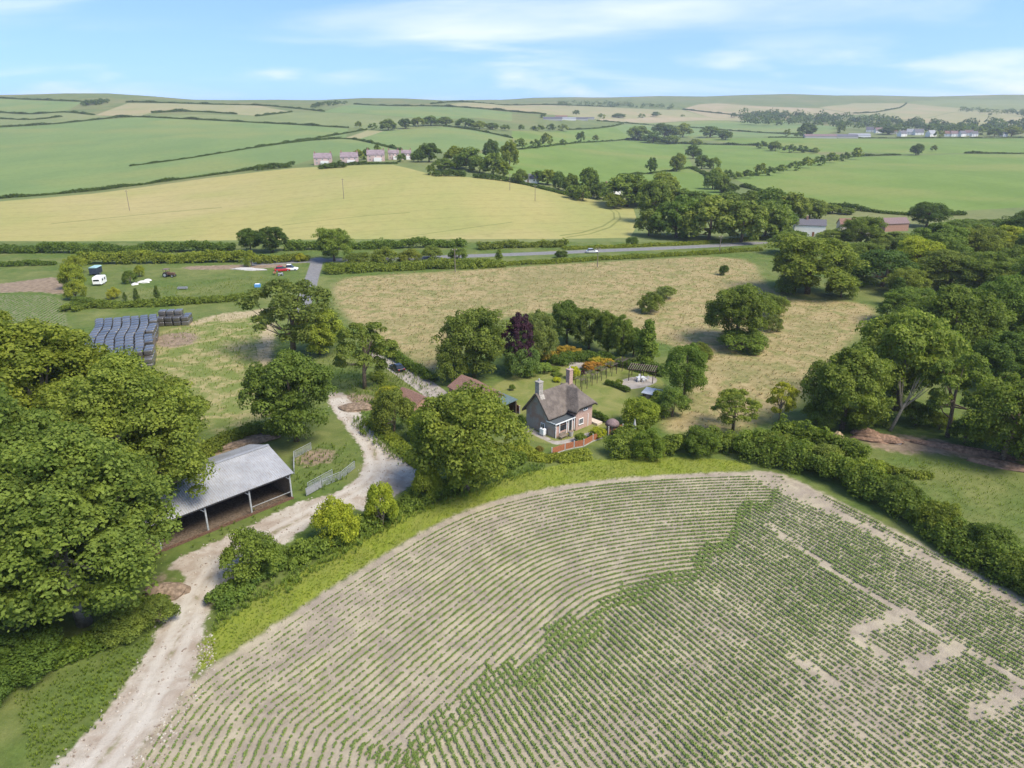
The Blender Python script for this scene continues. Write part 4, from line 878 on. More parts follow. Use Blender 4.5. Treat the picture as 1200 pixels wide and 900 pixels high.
scatter('field_grass', 'short bright grass in the field right of the long hedge', [[(1040, 535), (1120, 540), (1230, 570), (1330, 640), (1330, 720), (1200, 655), (1100, 600)]], 3.0, Tg, .42, 'grass_blade', (.8, .95, .5), soft=1, tb=.45)

qv = []
cw = np.array(smooth_poly(W(crop_px))); lo, hi = cw.min(0), cw.max(0)
for xx0 in np.arange(lo[0], hi[0] + 20, 1.1):
    yy = np.arange(lo[1], hi[1], .45); qv.append(np.stack([xx0 - .18 * (yy - lo[1]) + rng.normal(size=len(yy)) * .06, yy], 1))
qv = np.vstack(qv); qv = qv[(sd_poly(qv[:, 0], qv[:, 1], cw) > .3) & (rng.random(len(qv)) < .85)]
V, t = plants(Tm, qv, rng.uniform(.9, 1.5, len(qv)), rng.uniform(0, 6.28, len(qv)), rng, np.full(len(qv), .45))
o = link('vegetable_rows', rawmesh('vegetable_rows', V, quads(len(V) // 4), ['maize'], t)); o.color = (.85, 1, .9, 1); tag(o, 'rows of young green plants in the small plot at the left edge', 'crop', kind='stuff')
scatter('rough_grass', 'rough grass around the barn pen, the lane banks and the sheds', [[(335, 575), (345, 540), (375, 520), (405, 520), (420, 545), (400, 565), (372, 580)], [(215, 660), (225, 640), (345, 590), (370, 588), (330, 605), (260, 640)], [(400, 380), (460, 400), (500, 440), (520, 480), (470, 520), (440, 500), (400, 460), (330, 500), (240, 540), (235, 520), (320, 480), (380, 440)]], 2.2, Tg, .75, 'grass_blade', (.72, .92, .6), avoid=[track_px], soft=1, tb=.4)

for k, (px, pb, w_, pt, c_, lb) in enumerate([(905, 540, 44, 505, (1.15, 1.1, .9), 'paler bush swelling out of the right field hedge near its top corner'), (960, 556, 50, 520, (1.0, .95, .95), 'olive bush in the right field hedge below the boulder'), (1010, 578, 46, 535, (1.35, 1.3, 1.0), 'light green elder bush standing tall in the right field hedge'),
    (1052, 600, 54, 560, (.85, .9, .85), 'dark bush in the middle of the right field hedge'), (1095, 628, 50, 585, (1.1, 1.05, .8), 'yellowish bush on the field side of the right hedge'), (1150, 658, 60, 612, (.8, .88, .8), 'dark bush near the right end of the field hedge'), (1195, 690, 56, 645, (1.1, 1.1, .95), 'green bush where the field hedge meets the right edge'),
    (760, 538, 40, 505, (1.0, 1.1, .8), 'bright bush in the trimmed hedge behind the lime strip'), (820, 536, 42, 500, (.85, .95, .8), 'dark bush in the trimmed hedge behind the lime strip')]): tree('bush%d' % (k % 2 + 1), px, pb, w_, pt, lb, 'hedge_shrub', c_, front=.3)
# loose stones and clods on the chalk track
ro = np.random.default_rng(77); sw = np.array(smooth_poly(W([(238, 740), (228, 792), (205, 830), (165, 872), (130, 930), (190, 900), (250, 790), (250, 745)]))); tw = np.array(smooth_poly(W(track_px)))
q1 = ro.uniform(sw.min(0), sw.max(0), (9000, 2)); q1 = q1[sd_poly(q1[:, 0], q1[:, 1], sw) > -.3][:450]; q2 = ro.uniform(tw.min(0), tw.max(0), (30000, 2)); dq = sd_poly(q2[:, 0], q2[:, 1], tw); q2 = q2[(dq > -.5) & (dq < 6)][:1100]
qs = np.vstack([q1, q2])
def stone(seed):
    r = np.random.default_rng(seed); b = [np.array([math.cos(a) * .14, math.sin(a) * .12, -.01]) * r.uniform(.7, 1.2) for a in (0, 1.57, 3.14, 4.71)]; t = [x * np.array([.6, .6, 1]) + np.array([0, 0, r.uniform(.06, .11)]) for x in b]; o = t[:]
    for k in range(4): o += [b[k], b[(k + 1) % 4], t[(k + 1) % 4], t[k]]
    return np.array(o)
V, t = plants([stone(k) for k in range(5)], qs, ro.uniform(.4, 1.25, len(qs)) ** 1.5, ro.uniform(0, 6.28, len(qs)), ro, ro.random(len(qs)))
sm = NT('stones'); sm.fin(sm.mixc(sm.attr('tint'), (.22, .17, .13), (.44, .40, .34)), .9, .1)
tag(link('stones', rawmesh('stones', V, quads(len(V) // 4), ['stones'], t)), 'pale chalk stones and clods strewn over the track', 'stones', kind='stuff')

for px, pb, w_, pt, c_, lb in [(1000, 505, 40, 478, (.75, .85, .75), 'dark undergrowth bush left of the pale leaning trunk'), (1022, 500, 34, 470, DK, 'dark bush right behind the pale leaning trunk'), (1072, 500, 40, 470, (.7, .82, .75), 'dark bush between the pale trunk and the slim trunked tree'),
    (1100, 505, 30, 482, (1, 1, .8), 'small green bush at the foot of the slim trunked tree'), (1130, 522, 40, 488, (.8, .9, .8), 'bush between the slim trunked tree and the right edge tree'), (1200, 548, 50, 505, (.7, .8, .7), 'dark bush at the right edge under the big trunked tree'), (960, 505, 46, 470, (.95, 1, .9), 'green bush at the left foot of the round leafy tree'),
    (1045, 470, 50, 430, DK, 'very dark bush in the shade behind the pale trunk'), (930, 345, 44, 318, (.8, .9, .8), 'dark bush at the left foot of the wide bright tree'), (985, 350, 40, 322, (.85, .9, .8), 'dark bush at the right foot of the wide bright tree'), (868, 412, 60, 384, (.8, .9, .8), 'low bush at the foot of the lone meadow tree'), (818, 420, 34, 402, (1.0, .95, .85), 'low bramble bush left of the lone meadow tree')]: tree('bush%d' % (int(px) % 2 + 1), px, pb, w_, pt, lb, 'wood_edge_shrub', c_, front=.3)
# ------------------------------------------------------------------ building materials
simple('brick', (.34, .20, .15), .9, .1, var=.28, scale=9); simple('pink_brick', (.42, .285, .235), .9, .1, var=.3, scale=7)
simple('stone', (.34, .31, .27), .9, .1, var=.3, scale=5); simple('white_wall', (.72, .70, .66), .8, .2, var=.08); simple('cream_wall', (.55, .46, .36), .8, .2, var=.12)
simple('slate', (.115, .11, .125), .75, .3, var=.25, scale=6); simple('clay_tile', (.215, .125, .095), .85, .15, var=.35, scale=6); simple('pale_brick', (.50, .37, .33), .9, .1, var=.15); simple('mauve_tile', (.235, .185, .195), .85, .15, var=.3, scale=.8); simple('purple_tile', (.19, .135, .13), .85, .15, var=.3, scale=6)
simple('white_paint', (.78, .78, .76), .45, .4, var=.04); simple('felt', (.075, .085, .09), .8, .2, var=.15, scale=4); simple('green_sheet', (.11, .155, .15), .6, .3, var=.2, scale=3)
simple('lead', (.26, .265, .28), .6, .4, var=.15); simple('dark_wood', (.075, .055, .042), .85, .15, var=.35, scale=6); simple('grey_wood', (.20, .165, .13), .85, .15, var=.35, scale=6)
simple('orange_wood', (.33, .125, .06), .75, .2, var=.28, scale=8); simple('concrete', (.42, .40, .37), .85, .2, var=.15); simple('galv', (.42, .44, .46), .45, .5, .35, var=.18)
simple('straw_litter', (.125, .095, .07), .95, .05, var=.45, scale=4); simple('rust', (.13, .075, .052), .85, .15, var=.4, scale=5); simple('black_metal', (.03, .03, .032), .5, .4, var=.3)
simple('tyre', (.02, .02, .02), .85, .2, var=.2); simple('red_paint', (.42, .02, .025), .3, .5, var=.08); simple('black_paint', (.010, .012, .018), .22, .6, var=.1); simple('silver_paint', (.5, .51, .53), .3, .6, .4, var=.05)
simple('blue_plastic', (.10, .28, .55), .5, .4, var=.1); simple('teal_sheet', (.30, .46, .46), .5, .4, var=.12); simple('dark_panel', (.03, .04, .06), .5, .4, var=.2); simple('plastic_white', (.82, .82, .8), .5, .4, var=.05)
simple('white_litter', (.62, .6, .57), .8, .2, var=.2); simple('terracotta', (.34, .15, .08), .8, .2, var=.2); simple('grey_cloth', (.42, .42, .43), .85, .2, var=.15); simple('hay', (.36, .27, .16), .95, .05, var=.35, scale=6)
simple('red_earth', (.22, .14, .095), .95, .05, var=.4, scale=2); simple('earth', (.21, .155, .11), .95, .05, var=.4, scale=2); simple('dark_roof', (.10, .095, .11), .7, .3, var=.25); simple('brown_wood', (.23, .10, .05), .8, .2, var=.3, scale=6)
s = NT('glass'); s.fin((.02, .025, .03), .08, .6)
s = NT('thatch'); n = s.noise(2.2, 6, .7, vec=s.oco(), sc3=(3, 1, .5)); n2 = s.noise(.8, 4, .6, vec=s.oco()); s.bump(n, .8, .12)
s.fin(s.mixc(s.mr(n2, .35, .65), s.mixc(n, (.070, .057, .050), (.165, .138, .12)), s.mixc(n, (.115, .094, .08), (.235, .20, .17))), .95, .05)
s = NT('old_brick'); n = s.noise(.55, 4, .6, vec=s.oco()); n2 = s.noise(7, 3, .6, vec=s.oco()); s.fin(s.mixc(s.mr(n, .36, .54), s.mixc(n2, (.29, .19, .145), (.40, .275, .215)), s.mixc(n2, (.27, .245, .21), (.42, .39, .35))), .9, .1)
s = NT('barn_sheet'); n = s.noise(.35, 4, .6, vec=s.oco()); n2 = s.noise(5, 4, .7, vec=s.oco(), sc3=(1, .12, 1)); s.fin(s.mixc(s.mr(n2, .4, .75, 0, .6), s.mixc(s.mr(n, .3, .7), (.31, .315, .33), (.41, .415, .43)), (.25, .215, .19)), .55, .4, .1)
s = NT('bale_wrap'); n = s.noise(3, 5, .6, vec=s.oco()); oi = s.n('ShaderNodeObjectInfo'); s.bump(n, .35, .05)
s.b.inputs['Coat Weight'].default_value = .3; s.b.inputs['Coat Roughness'].default_value = .22; s.b.inputs['Coat IOR'].default_value = 1.7
s.fin(s.mixc(oi.outputs['Random'], (.045, .041, .036), (.105, .097, .087)), s.mr(n, .3, .7, .25, .42), 1.0)
# ------------------------------------------------------------------ the open barn
B0 = P(343, 584); B1 = P(242.6, 625); dx = (B0 - B1).normalized(); bz = math.atan2(dx.y, dx.x)
barn = thing('open_barn', 'open fronted barn with a pale grey corrugated roof beside the chalk yard', 'barn', B0, bz)
LB, DB, EV, RG, RV = 24.0, 11.8, 4.05, 6.15, 4.3; MIDY = 5.9
def corr(y0, z0, y1, z1, x0, x1, name):
    n = int((x1 - x0) / .14); vs = []; fs = []
    for i in range(n + 1):
        x = x0 + (x1 - x0) * i / n; o_ = .045 * (1 if i % 2 else -1)
        for yy_, z_ in ((y0, z0), (y1, z1)): vs += [(x, yy_, z_ + o_), (x, yy_, z_ + o_ - .05)]
    for i in range(n):
        a = i * 4; b = a + 4; fs += [(a, b, b + 2, a + 2), (a + 1, a + 3, b + 3, b + 1), (a, a + 1, b + 1, b), (a + 2, b + 2, b + 3, a + 3)]
    return MB().add(vs, fs).build(name, 'barn_sheet', barn)
corr(-.5, EV, MIDY - .1, RG, -LB, .35, 'roof_sheet'); corr(MIDY + .1, RG, DB + .3, RV - .1, -LB, .35, 'roof_sheet')
MB().box((-LB / 2 + .17, MIDY, RG + .06), (LB + .4, .5, .1)).build('ridge_cap', 'lead', barn)
for x in (-.1, -6.05, -12.0, -17.9, -23.8):
    f = MB().box((x, 0, EV / 2 + .05), (.2, .2, EV)); f.bar((x, 0, EV - 1.0), (x - .9 if x > -20 else x + .9, 0, EV - .1), .1); f.build('post', 'galv', barn)
    MB().bar((x, 0, EV - .1), (x, MIDY, RG - .18), .16, .22).bar((x, MIDY, RG - .18), (x, DB, RV - .2), .16, .22).build('rafter', 'grey_wood', barn)
    MB().box((x, 0, .12), (.4, .4, .24)).build('post_foot', 'rust', barn)
MB().box((-LB / 2, DB - .1, RV / 2 - .1), (LB, .12, RV - .3)).build('rear_wall', 'dark_wood', barn)
for x in (-.02, -LB + .1): MB().loft([[(x + d, .25, .0), (x + d, DB - .2, .0), (x + d, DB - .2, RV - .28), (x + d, MIDY, RG - .3), (x + d, .25, EV - .22)] for d in (-.05, .05)]).build('end_wall', 'grey_wood', barn)
MB().box((-LB / 2, MIDY, .03), (LB - .3, DB - .4, .06)).build('barn_floor', 'straw_litter', barn)
MB().box((-LB / 2, -.12, .2), (LB - .2, .1, .38)).build('kick_board', 'rust', barn)
MB().bar((-.2, -.02, 1.15), (-5.9, -.02, 1.15), .07).build('rail', 'galv', barn)
MB().box((-LB / 2, -.46, EV - .1), (LB, .08, .18)).build('gutter', 'black_metal', barn)
M_ = Matrix.Rotation(bz, 3, 'Z')
def heap(label, p, rx, ry, hz, mat, seed, name='straw_heap', cat='heap', rz=0):
    rr = random.Random(seed); n = 14; rings = []; vs = []; fs = []
    for j in range(5):
        k = j / 5; rad = math.cos(k * 1.5) ; z = hz * math.sin(k * 1.57)
        for i in range(n):
            a = 6.283 * i / n; q = rad * (1 + rr.uniform(-.16, .16)); vs.append((rx * q * math.cos(a), ry * q * math.sin(a), z * (1 + rr.uniform(-.15, .15)) - .05))
    vs.append((0, 0, hz)); t_ = len(vs) - 1
    for j in range(4):
        for i in range(n): fs.append((j * n + i, j * n + (i + 1) % n, (j + 1) * n + (i + 1) % n, (j + 1) * n + i))
    for i in range(n): fs.append((4 * n + i, 4 * n + (i + 1) % n, t_))
    o = MB().add(vs, fs).build(name, mat, None, p); o.rotation_euler.z = rz; return tag(o, label, cat)
heap('loose straw heap inside the left bay of the open barn', B0 + M_ @ Vector((-20, 4, .05)), 2.4, 1.8, 1.7, 'hay', 3)
heap('brown earth heap at the edge of the left grove beside the track', P(194, 695), 2.6, 1.5, 1.1, 'earth', 5, 'earth_heap')
heap('long low earth bank behind the barn', P(290, 520), 6, 1.4, .8, 'earth', 8, 'earth_heap', rz=.6)
heap('dark soil heap under the tree beside the lane', P(418, 478), 3.2, 2.2, .8, 'earth', 9, 'earth_heap')
heap('rusty red earth heap right of the boulder', P(1028, 515), 4.0, 1.6, 1.0, 'red_earth', 11, 'earth_heap', rz=-.3)
heap('rusty earth bank left end near the dead trunk', P(1012, 508), 2.4, 1.2, .9, 'red_earth', 12, 'earth_heap')
heap('long rusty earth bank under the right trees', P(1130, 528), 9, 1.1, .7, 'red_earth', 13, 'earth_heap', rz=-.45)
heap('rusty earth bank at the right edge', P(1185, 548), 6, 1.2, .8, 'red_earth', 15, 'earth_heap', rz=-.5)
heap('round beige boulder on the right hedge corner', P(980, 520), 1.15, 1.0, 2.2, 'hay', 14, 'boulder', 'boulder')
heap('pale rubble pieces next to the red earth heap', P(1051, 519), .9, .6, .5, 'white_litter', 16, 'rubble_heap')
# gates
def gate(p0, p1, label, hgt=1.25, sheet=False):
    a, b = P(*p0), P(*p1); d = b - a; L = d.length
    o = thing('field_gate', label, 'gate', a, math.atan2(d.y, d.x), 'metal gates beside the barn')
    fr = MB()
    for x in (0.03, L - .03): fr.bar((x, 0, .08), (x, 0, hgt), .07)
    fr.bar((0, 0, hgt), (L, 0, hgt), .055); fr.bar((0, 0, .15), (L, 0, .15), .05); fr.bar((L / 2, 0, .15), (L / 2, 0, hgt), .045); fr.build('gate_frame', 'galv', o)
    for k in range(5): MB().bar((0.08, 0, .33 + k * .165), (L - .08, 0, .33 + k * .165), .035).build('rail', 'galv', o)
    if sheet: MB().box((L / 2, -.06, .68), (L - .15, .03, 1.0)).build('sheet_panel', 'lead', o)
    return o
gate((359, 582), (377, 572), 'galvanised gate clad with a metal sheet nearest the barn', sheet=True)
gate((361, 575), (390, 559), 'galvanised gate standing behind the sheeted gate'); gate((378, 571), (399, 562), 'galvanised gate between the sheeted gate and the lane gate')
gate((400, 562), (416, 549), 'galvanised gate at the lane end of the gate row'); gate((345, 556), (345, 537), 'galvanised gate beside the barn gable end'); gate((346, 537), (365, 527), 'galvanised gate at the back of the small pen')
# ------------------------------------------------------------------ bales
def bale_mesh():
    return MB().box((0, 0, .57), (1.74, 2.28, 1.12)).mesh('bale', 'bale_wrap', smooth=True, bevel=.2, seg=3)
BM = bale_mesh(); rb = random.Random(9)
BG = P(181, 432); ba = R(21)
Mb = Matrix.Rotation(ba, 3, 'Z')
def bale(o0, M, x, y, z, label, group, a):
    o = link('wrapped_bale', BM); q = M @ Vector((x, y, 0)); o.location = o0 + q + Vector((0, 0, z)); o.rotation_euler.z = a + rb.uniform(-.05, .05); return tag(o, label, 'bale', group)
NC, NR = 7, 15; offs = [rb.uniform(-.35, .35) for _ in range(NC)]
for c_ in range(NC):
    for r_ in range(NR):
        x = -1.0 - c_ * 1.97 + .28 * math.sin(r_ * .7 + .3) - .09 * r_; y = 1.2 + r_ * 2.33 + offs[c_]
        lay = 3
        if r_ == 0 and c_ not in (2, 3, 4, 5): lay = 2
        if c_ == 0 and r_ % 4 == 3: lay = 2
        for k in range(lay):
            if k < lay - 1 and 0 < r_ < NR - 1 and 0 < c_ < NC - 1: continue      # buried inside the stack, no view of it
            bale(BG, Mb, x + rb.uniform(-.07, .07), y, k * 1.13, 'black plastic wrapped bale in the large stack at the paddock', 'bales of the large stack', ba)
SG = P(222, 381.5); sa = R(9); Ms = Matrix.Rotation(sa, 3, 'Z')
for c_ in range(4):
    for r_ in range(2):
        for k in range(3):
            if k == 2 and (c_ == 0 or r_ == 0): continue
            bale(SG, Ms, -1.0 - c_ * 1.98 + (.0 if k < 2 else .0), 1.2 + r_ * 2.3, k * 1.13, 'black plastic wrapped bale in the small stack right of the large one', 'bales of the small stack', sa)
# ------------------------------------------------------------------ the thatched cottage
CO = Vector((4.26, 110.2, 0)); ca = R(42.5)
cot = thing('thatched_cottage', 'brick and stone cottage with a grey thatched L shaped roof and two chimneys', 'cottage', CO, ca)
def roofz(x, y):
    m = 7.0 - 1.22 * abs(y)
    m = min(m, 7.0 - 1.5 * max(0, x - 8.0)) if x > 8.0 else m
    w_ = -9
    if y < 1.0:
        w_ = 6.75 - (1.18 * (6.6 - x) if x < 6.6 else 1.05 * (x - 6.6)); w_ = min(w_, 6.75 + 1.05 * (y + 3.0) if y < -3.0 else 9)
    k = .35; a, b = max(m, w_), min(m, w_)
    h = max(k - (a - b), 0) / k; z = a + h * h * k * .25
    return z - .10 * max(0, 1 - abs(y) / .4) * (m > w_)
def infoot(x, y): return (-.45 <= x <= 9.25 and -3.2 <= y <= 3.2) or (4.0 <= x <= 9.25 and -5.25 <= y < -3.1)
st = .15; mb = MB(); idx = {}
nx, nyy = int(9.9 / st), int(8.7 / st)
cells = [(i, j) for i in range(nx) for j in range(nyy) if infoot(-.5 + (i + .5) * st, -5.3 + (j + .5) * st)]
cs = set(cells); rj = random.Random(2); jit = {}
def vid(i, j, t):
    k = (i, j, t)
    if k not in idx:
        x, y = -.5 + i * st, -5.3 + j * st; z = max(roofz(x, y), 2.75) + (jit.setdefault((i, j), rj.uniform(-.03, .03)))
        idx[k] = len(mb.v); mb.v.append((x, y, z if t else z - .38))
    return idx[k]
for i, j in cells:
    mb.f.append((vid(i, j, 1), vid(i + 1, j, 1), vid(i + 1, j + 1, 1), vid(i, j + 1, 1))); mb.f.append((vid(i, j, 0), vid(i, j + 1, 0), vid(i + 1, j + 1, 0), vid(i + 1, j, 0)))
    for (di, dj), e in (((0, -1), ((0, 0), (1, 0))), ((1, 0), ((1, 0), (1, 1))), ((0, 1), ((1, 1), (0, 1))), ((-1, 0), ((0, 1), (0, 0)))):
        if (i + di, j + dj) not in cs:
            a, b = e; mb.f.append((vid(i + a[0], j + a[1], 0), vid(i + b[0], j + b[1], 0), vid(i + b[0], j + b[1], 1), vid(i + a[0], j + a[1], 1)))
thatch = mb.build('thatch_roof', 'thatch', cot, smooth=True)
def wallrun(pts, mat, name='wall', th=.3):
    m = MB()
    for (x0, y0), (x1, y1) in zip(pts[:-1], pts[1:]):
        L = math.hypot(x1 - x0, y1 - y0); n = max(2, int(L / .25)); ux, uy = (x1 - x0) / L, (y1 - y0) / L; nx_, ny_ = -uy * th, ux * th
        sec = []
        for k in range(n + 1):
            x, y = x0 + ux * L * k / n, y0 + uy * L * k / n; z = max(min(roofz(x, y), roofz(x + nx_, y + ny_)), 2.75) - .15
            sec.append([(x, y, 0), (x, y, z), (x + nx_, y + ny_, z), (x + nx_, y + ny_, 0)])
        m.loft(sec)
    return m.build(name, mat, cot)
wallrun([(0, 2.65), (0, -2.65)], 'old_brick', 'gable_wall'); wallrun([(.31, -2.65), (4.5, -2.65)], 'pink_brick', 'front_wall'); wallrun([(4.5, -2.36), (4.5, -4.7)], 'pink_brick', 'wing_side_wall')
wallrun([(4.81, -4.7), (8.6, -4.7)], 'pink_brick', 'wing_front_wall'); wallrun([(8.6, -4.38), (8.6, 2.65)], 'pink_brick', 'end_wall'); wallrun([(8.3, 2.65), (.31, 2.65)], 'pink_brick', 'back_wall')
def chimney(x, y, z0, z1, parent, mat='old_brick', wd=.8, pot=True):
    m = MB().box((x, y, (z0 + z1) / 2), (wd, wd, z1 - z0)); m.box((x, y, z1 + .09), (wd + .14, wd + .14, .18)); c = m.build('chimney', mat, parent)
    if pot: MB().tube([(x, y, z1 + .17), (x, y, z1 + .6)], [.17, .14], 8).build('chimney_pot', 'concrete', c)
    return c
m = chimney(.35, 0, 5.2, 8.6, thatch, 'stone', .95); chimney(7.7, 0, 6.0, 9.0, thatch, 'pink_brick', .85)
MB().box((.38, -.5, 5.75), (1.0, .9, 1.3), rx=-.5).build('chimney_base', 'stone', m)
def window(px_, py_, pz, wd, hg, ax, parent, nb=2):
    """ax 'x': the wall runs along x and faces -y; ax 'y': the wall runs along y and faces -x"""
    g_ = MB(); f = MB()
    def bx(m, u, v, su, sv, t, o_):
        m.box((px_ + u, py_ - o_, pz + v), (su, t, sv)) if ax == 'x' else m.box((px_ - o_, py_ + u, pz + v), (t, su, sv))
    bx(f, 0, hg / 2, wd + .12, .1, .1, .05); bx(f, 0, -hg / 2, wd + .2, .1, .16, .08)
    for u in (-wd / 2, wd / 2): bx(f, u, 0, .1, hg - .1, .1, .05)
    for k in range(1, nb): bx(f, -wd / 2 + wd * k / nb, 0, .06, hg - .1, .08, .045)
    w_ = f.build('window', 'white_paint', parent); bx(g_, 0, 0, wd - .08, hg - .08, .04, .025); g_.build('pane', 'glass', w_); return w_
window(6.75, -4.7, 3.75, .85, .95, 'x', cot); window(5.75, -4.7, 1.45, 1.0, 1.0, 'x', cot); window(0, -1.4, 1.2, .8, 1.0, 'y', cot)
m = MB().box((7.55, -4.74, 1.2), (.1, .06, 2.4)); m.build('drainpipe', 'white_paint', cot)
# porch in the inner corner
MB().box((2.1, -4.35, .95), (4.3, .22, 1.9)).build('porch_front_wall', 'pink_brick', cot); MB().box((-.05, -3.45, 1.1), (.22, 1.55, 2.2)).build('porch_side_wall', 'old_brick', cot)
MB().box((2.15, -3.52, 2.62), (4.75, 2.15, .12), rx=.05).build('porch_roof', 'felt', cot)
f = MB().box((2.15, -4.62, 2.52), (4.8, .06, .2)); f.box((-.26, -3.5, 2.54), (.06, 2.15, .2)); f.box((-.1, -4.5, 1.2), (.1, .1, 2.4)); f.build('porch_fascia', 'white_paint', cot)
MB().box((1.6, -4.5, 1.5), (1.6, .1, .9)).build('porch_window', 'glass', cot)
for x in (.75, 2.45, 2.9, 3.75, 4.3): MB().box((x, -4.53, 1.35), (.12, .12, 2.15)).build('porch_post', 'white_paint', cot)
MB().box((3.3, -4.5, 1.1), (.75, .08, 2.1)).build('door', 'black_metal', cot)
MB().box((9.5, -3.5, .2), (1.3, 4.6, .4)).build('plinth', 'cream_wall', cot)
# things round the cottage
Mc = Matrix.Rotation(ca, 3, 'Z')
def cloc(x, y, z=0): return CO + Mc @ Vector((x, y, z))
o = thing('oil_tank', 'white oil tank box standing against the cottage gable corner', 'tank', cloc(-.8, -2.2), ca); MB().box((0, 0, .75), (.7, 1.0, 1.1)).build('tank_body', 'plastic_white', o, bevel=.1); MB().box((0, 0, .1), (.6, .9, .2)).build('tank_base', 'concrete', o); MB().box((0, 0, 1.34), (.3, .3, .08)).build('cap', 'black_metal', o)
o = thing('planter', 'pale stone planter beside the porch door', 'planter', cloc(2.4, -5.6), ca); MB().tube([(0, 0, 0), (0, 0, .5), (0, 0, .9)], [.3, .38, .45], 10).build('pot', 'concrete', o); MB().tube([(0, 0, .9), (0, 0, .95)], [.40, .40], 10).build('soil', 'earth', o)
o = thing('wooden_bench', 'weathered brown bench in front of the porch window', 'bench', cloc(.9, -5.4), ca); MB().box((0, 0, .45), (1.6, .5, .07)).build('seat', 'grey_wood', o); MB().box((0, .25, .8), (1.6, .06, .5)).build('backrest', 'grey_wood', o)
for x in (-.7, .7):
    for y in (-.2, .2): MB().box((x, y, .21), (.08, .08, .42)).build('leg', 'grey_wood', o)
# orange fence
fp = [(646.7, 533.5), (662, 528), (672.7, 525.5), (684, 523.5), (694.7, 517.5), (705.3, 514)]; fa = P(*fp[0])
def fence(fp, label, hgt=1.25):
    q0 = P(*fp[0]); o = thing('panel_fence', label, 'fence', q0); L = [P(*a) - q0 for a in fp]
    for a in L: MB().box((a.x, a.y, hgt / 2 + .06), (.16, .16, hgt + .12)).build('post', 'concrete', o)
    for a, b in zip(L[:-1], L[1:]):
        d = (b - a).normalized(); m = MB(); n = 5
        for k in range(n):
            z = .2 + k * (hgt - .2) / n; m.bar(a + d * .1 + Vector((0, 0, z + .1)), b - d * .1 + Vector((0, 0, z + .1)), .05, (hgt - .2) / n - .02)
        m.build('panel', 'orange_wood', o)
        m = MB(); m.bar(a + d * .1 + Vector((0, 0, .1)), b - d * .1 + Vector((0, 0, .1)), .06, .2); m.build('gravel_board', 'concrete', o)
fence(fp, 'orange brown panel fence with concrete posts in front of the cottage'); fence([(713, 510), (721, 508), (729.5, 507)], 'short orange panel fence piece beside the garden hut', 1.5)
fence([(597, 478), (603, 481), (609, 485)], 'brown board fence between the green roofed shelter and the cottage', 1.5)
# garden hut, shed, parasol
p = P(717, 507); o = thing('garden_hut', 'small round garden hut with a brown tiled domed roof behind the fence', 'hut', p, .3); MB().tube([(0, 0, 0), (0, 0, 1.5)], [.95, .95], 12).build('wall', 'grey_wood', o); MB().tube([(0, 0, 1.5), (0, 0, 2.0), (0, 0, 2.35), (0, 0, 2.55)], [1.25, 1.05, .6, .15], 14).build('roof', 'purple_tile', o, smooth=True); MB().box((0, -.95, .7), (.6, .06, 1.3)).build('door', 'brown_wood', o)
p = P(743, 508); o = thing('closed_parasol', 'closed pale grey parasol behind the trimmed hedge', 'parasol', p); MB().tube([(0, 0, 0), (0, 0, 2.7)], .04, 6).build('pole', 'galv', o); MB().tube([(0, 0, .9), (0, 0, 1.6), (0, 0, 2.6)], [.42, .25, .06], 8).build('canopy', 'grey_cloth', o)
MB().tube([(0, 0, 0), (0, 0, .12)], [.35, .33], 10).build('base', 'concrete', o)
p = P(764, 469); o = thing('garden_shed', 'low garden shed with a pale blue grey felt roof', 'shed', p, R(-32)); MB().box((0, 0, .8), (3.0, 2.2, 1.6)).build('wall', 'dark_wood', o); MB().box((0, 0, 1.72), (3.5, 2.7, .1), rx=.12).build('roof', 'galv', o); MB().box((-.5, -1.12, .75), (.8, .05, 1.4)).build('door', 'grey_wood', o)
# pergola and table
p = P(757, 449); pa = R(-20); o = thing('pergola', 'dark timber pergola with a slatted flat roof over the patio', 'pergola', P(752, 445), pa)
for x in (-2.4, 0, 2.4):
    for y in (-1.4, 1.9): MB().box((x, y, 1.2), (.14, .14, 2.4)).build('post', 'dark_wood', o)
for y in (-1.4, 1.9): MB().box((0, y, 2.47), (5.6, .12, .16)).build('beam', 'dark_wood', o)
for k in range(13): MB().box((-2.6 + k * .433, .25, 2.61), (.07, 3.9, .12)).build('rafter', 'grey_wood', o)
def chair(p, a, label):
    o = thing('garden_chair', label, 'chair', p, a, 'white chairs on the patio'); MB().box((0, 0, .44), (.5, .5, .06)).build('seat', 'plastic_white', o); MB().box((0, .24, .75), (.5, .05, .6)).build('backrest', 'plastic_white', o)
    for x in (-.2, .2):
        for y in (-.2, .2): MB().box((x, y, .2), (.05, .05, .41)).build('leg', 'plastic_white', o)
tp = P(750.5, 446); o = thing('garden_table', 'white garden table on the patio under the pergola edge', 'table', tp, .3); MB().box((0, 0, .74), (1.7, 1.0, .06)).build('tabletop', 'plastic_white', o)
for x in (-.7, .7):
    for y in (-.4, .4): MB().box((x, y, .35), (.08, .08, .71)).build('leg', 'plastic_white', o)
for dx_, dy_, a, lb in ((-.5, -.85, math.pi, 'white garden chair at the near left of the white table'), (.5, -.85, math.pi, 'white garden chair at the near right of the white table'), (0, .85, 0, 'white garden chair behind the white table'), (1.25, 0, -1.57, 'white garden chair at the right end of the white table')): chair(tp + Vector((dx_, dy_, 0)), a, lb)
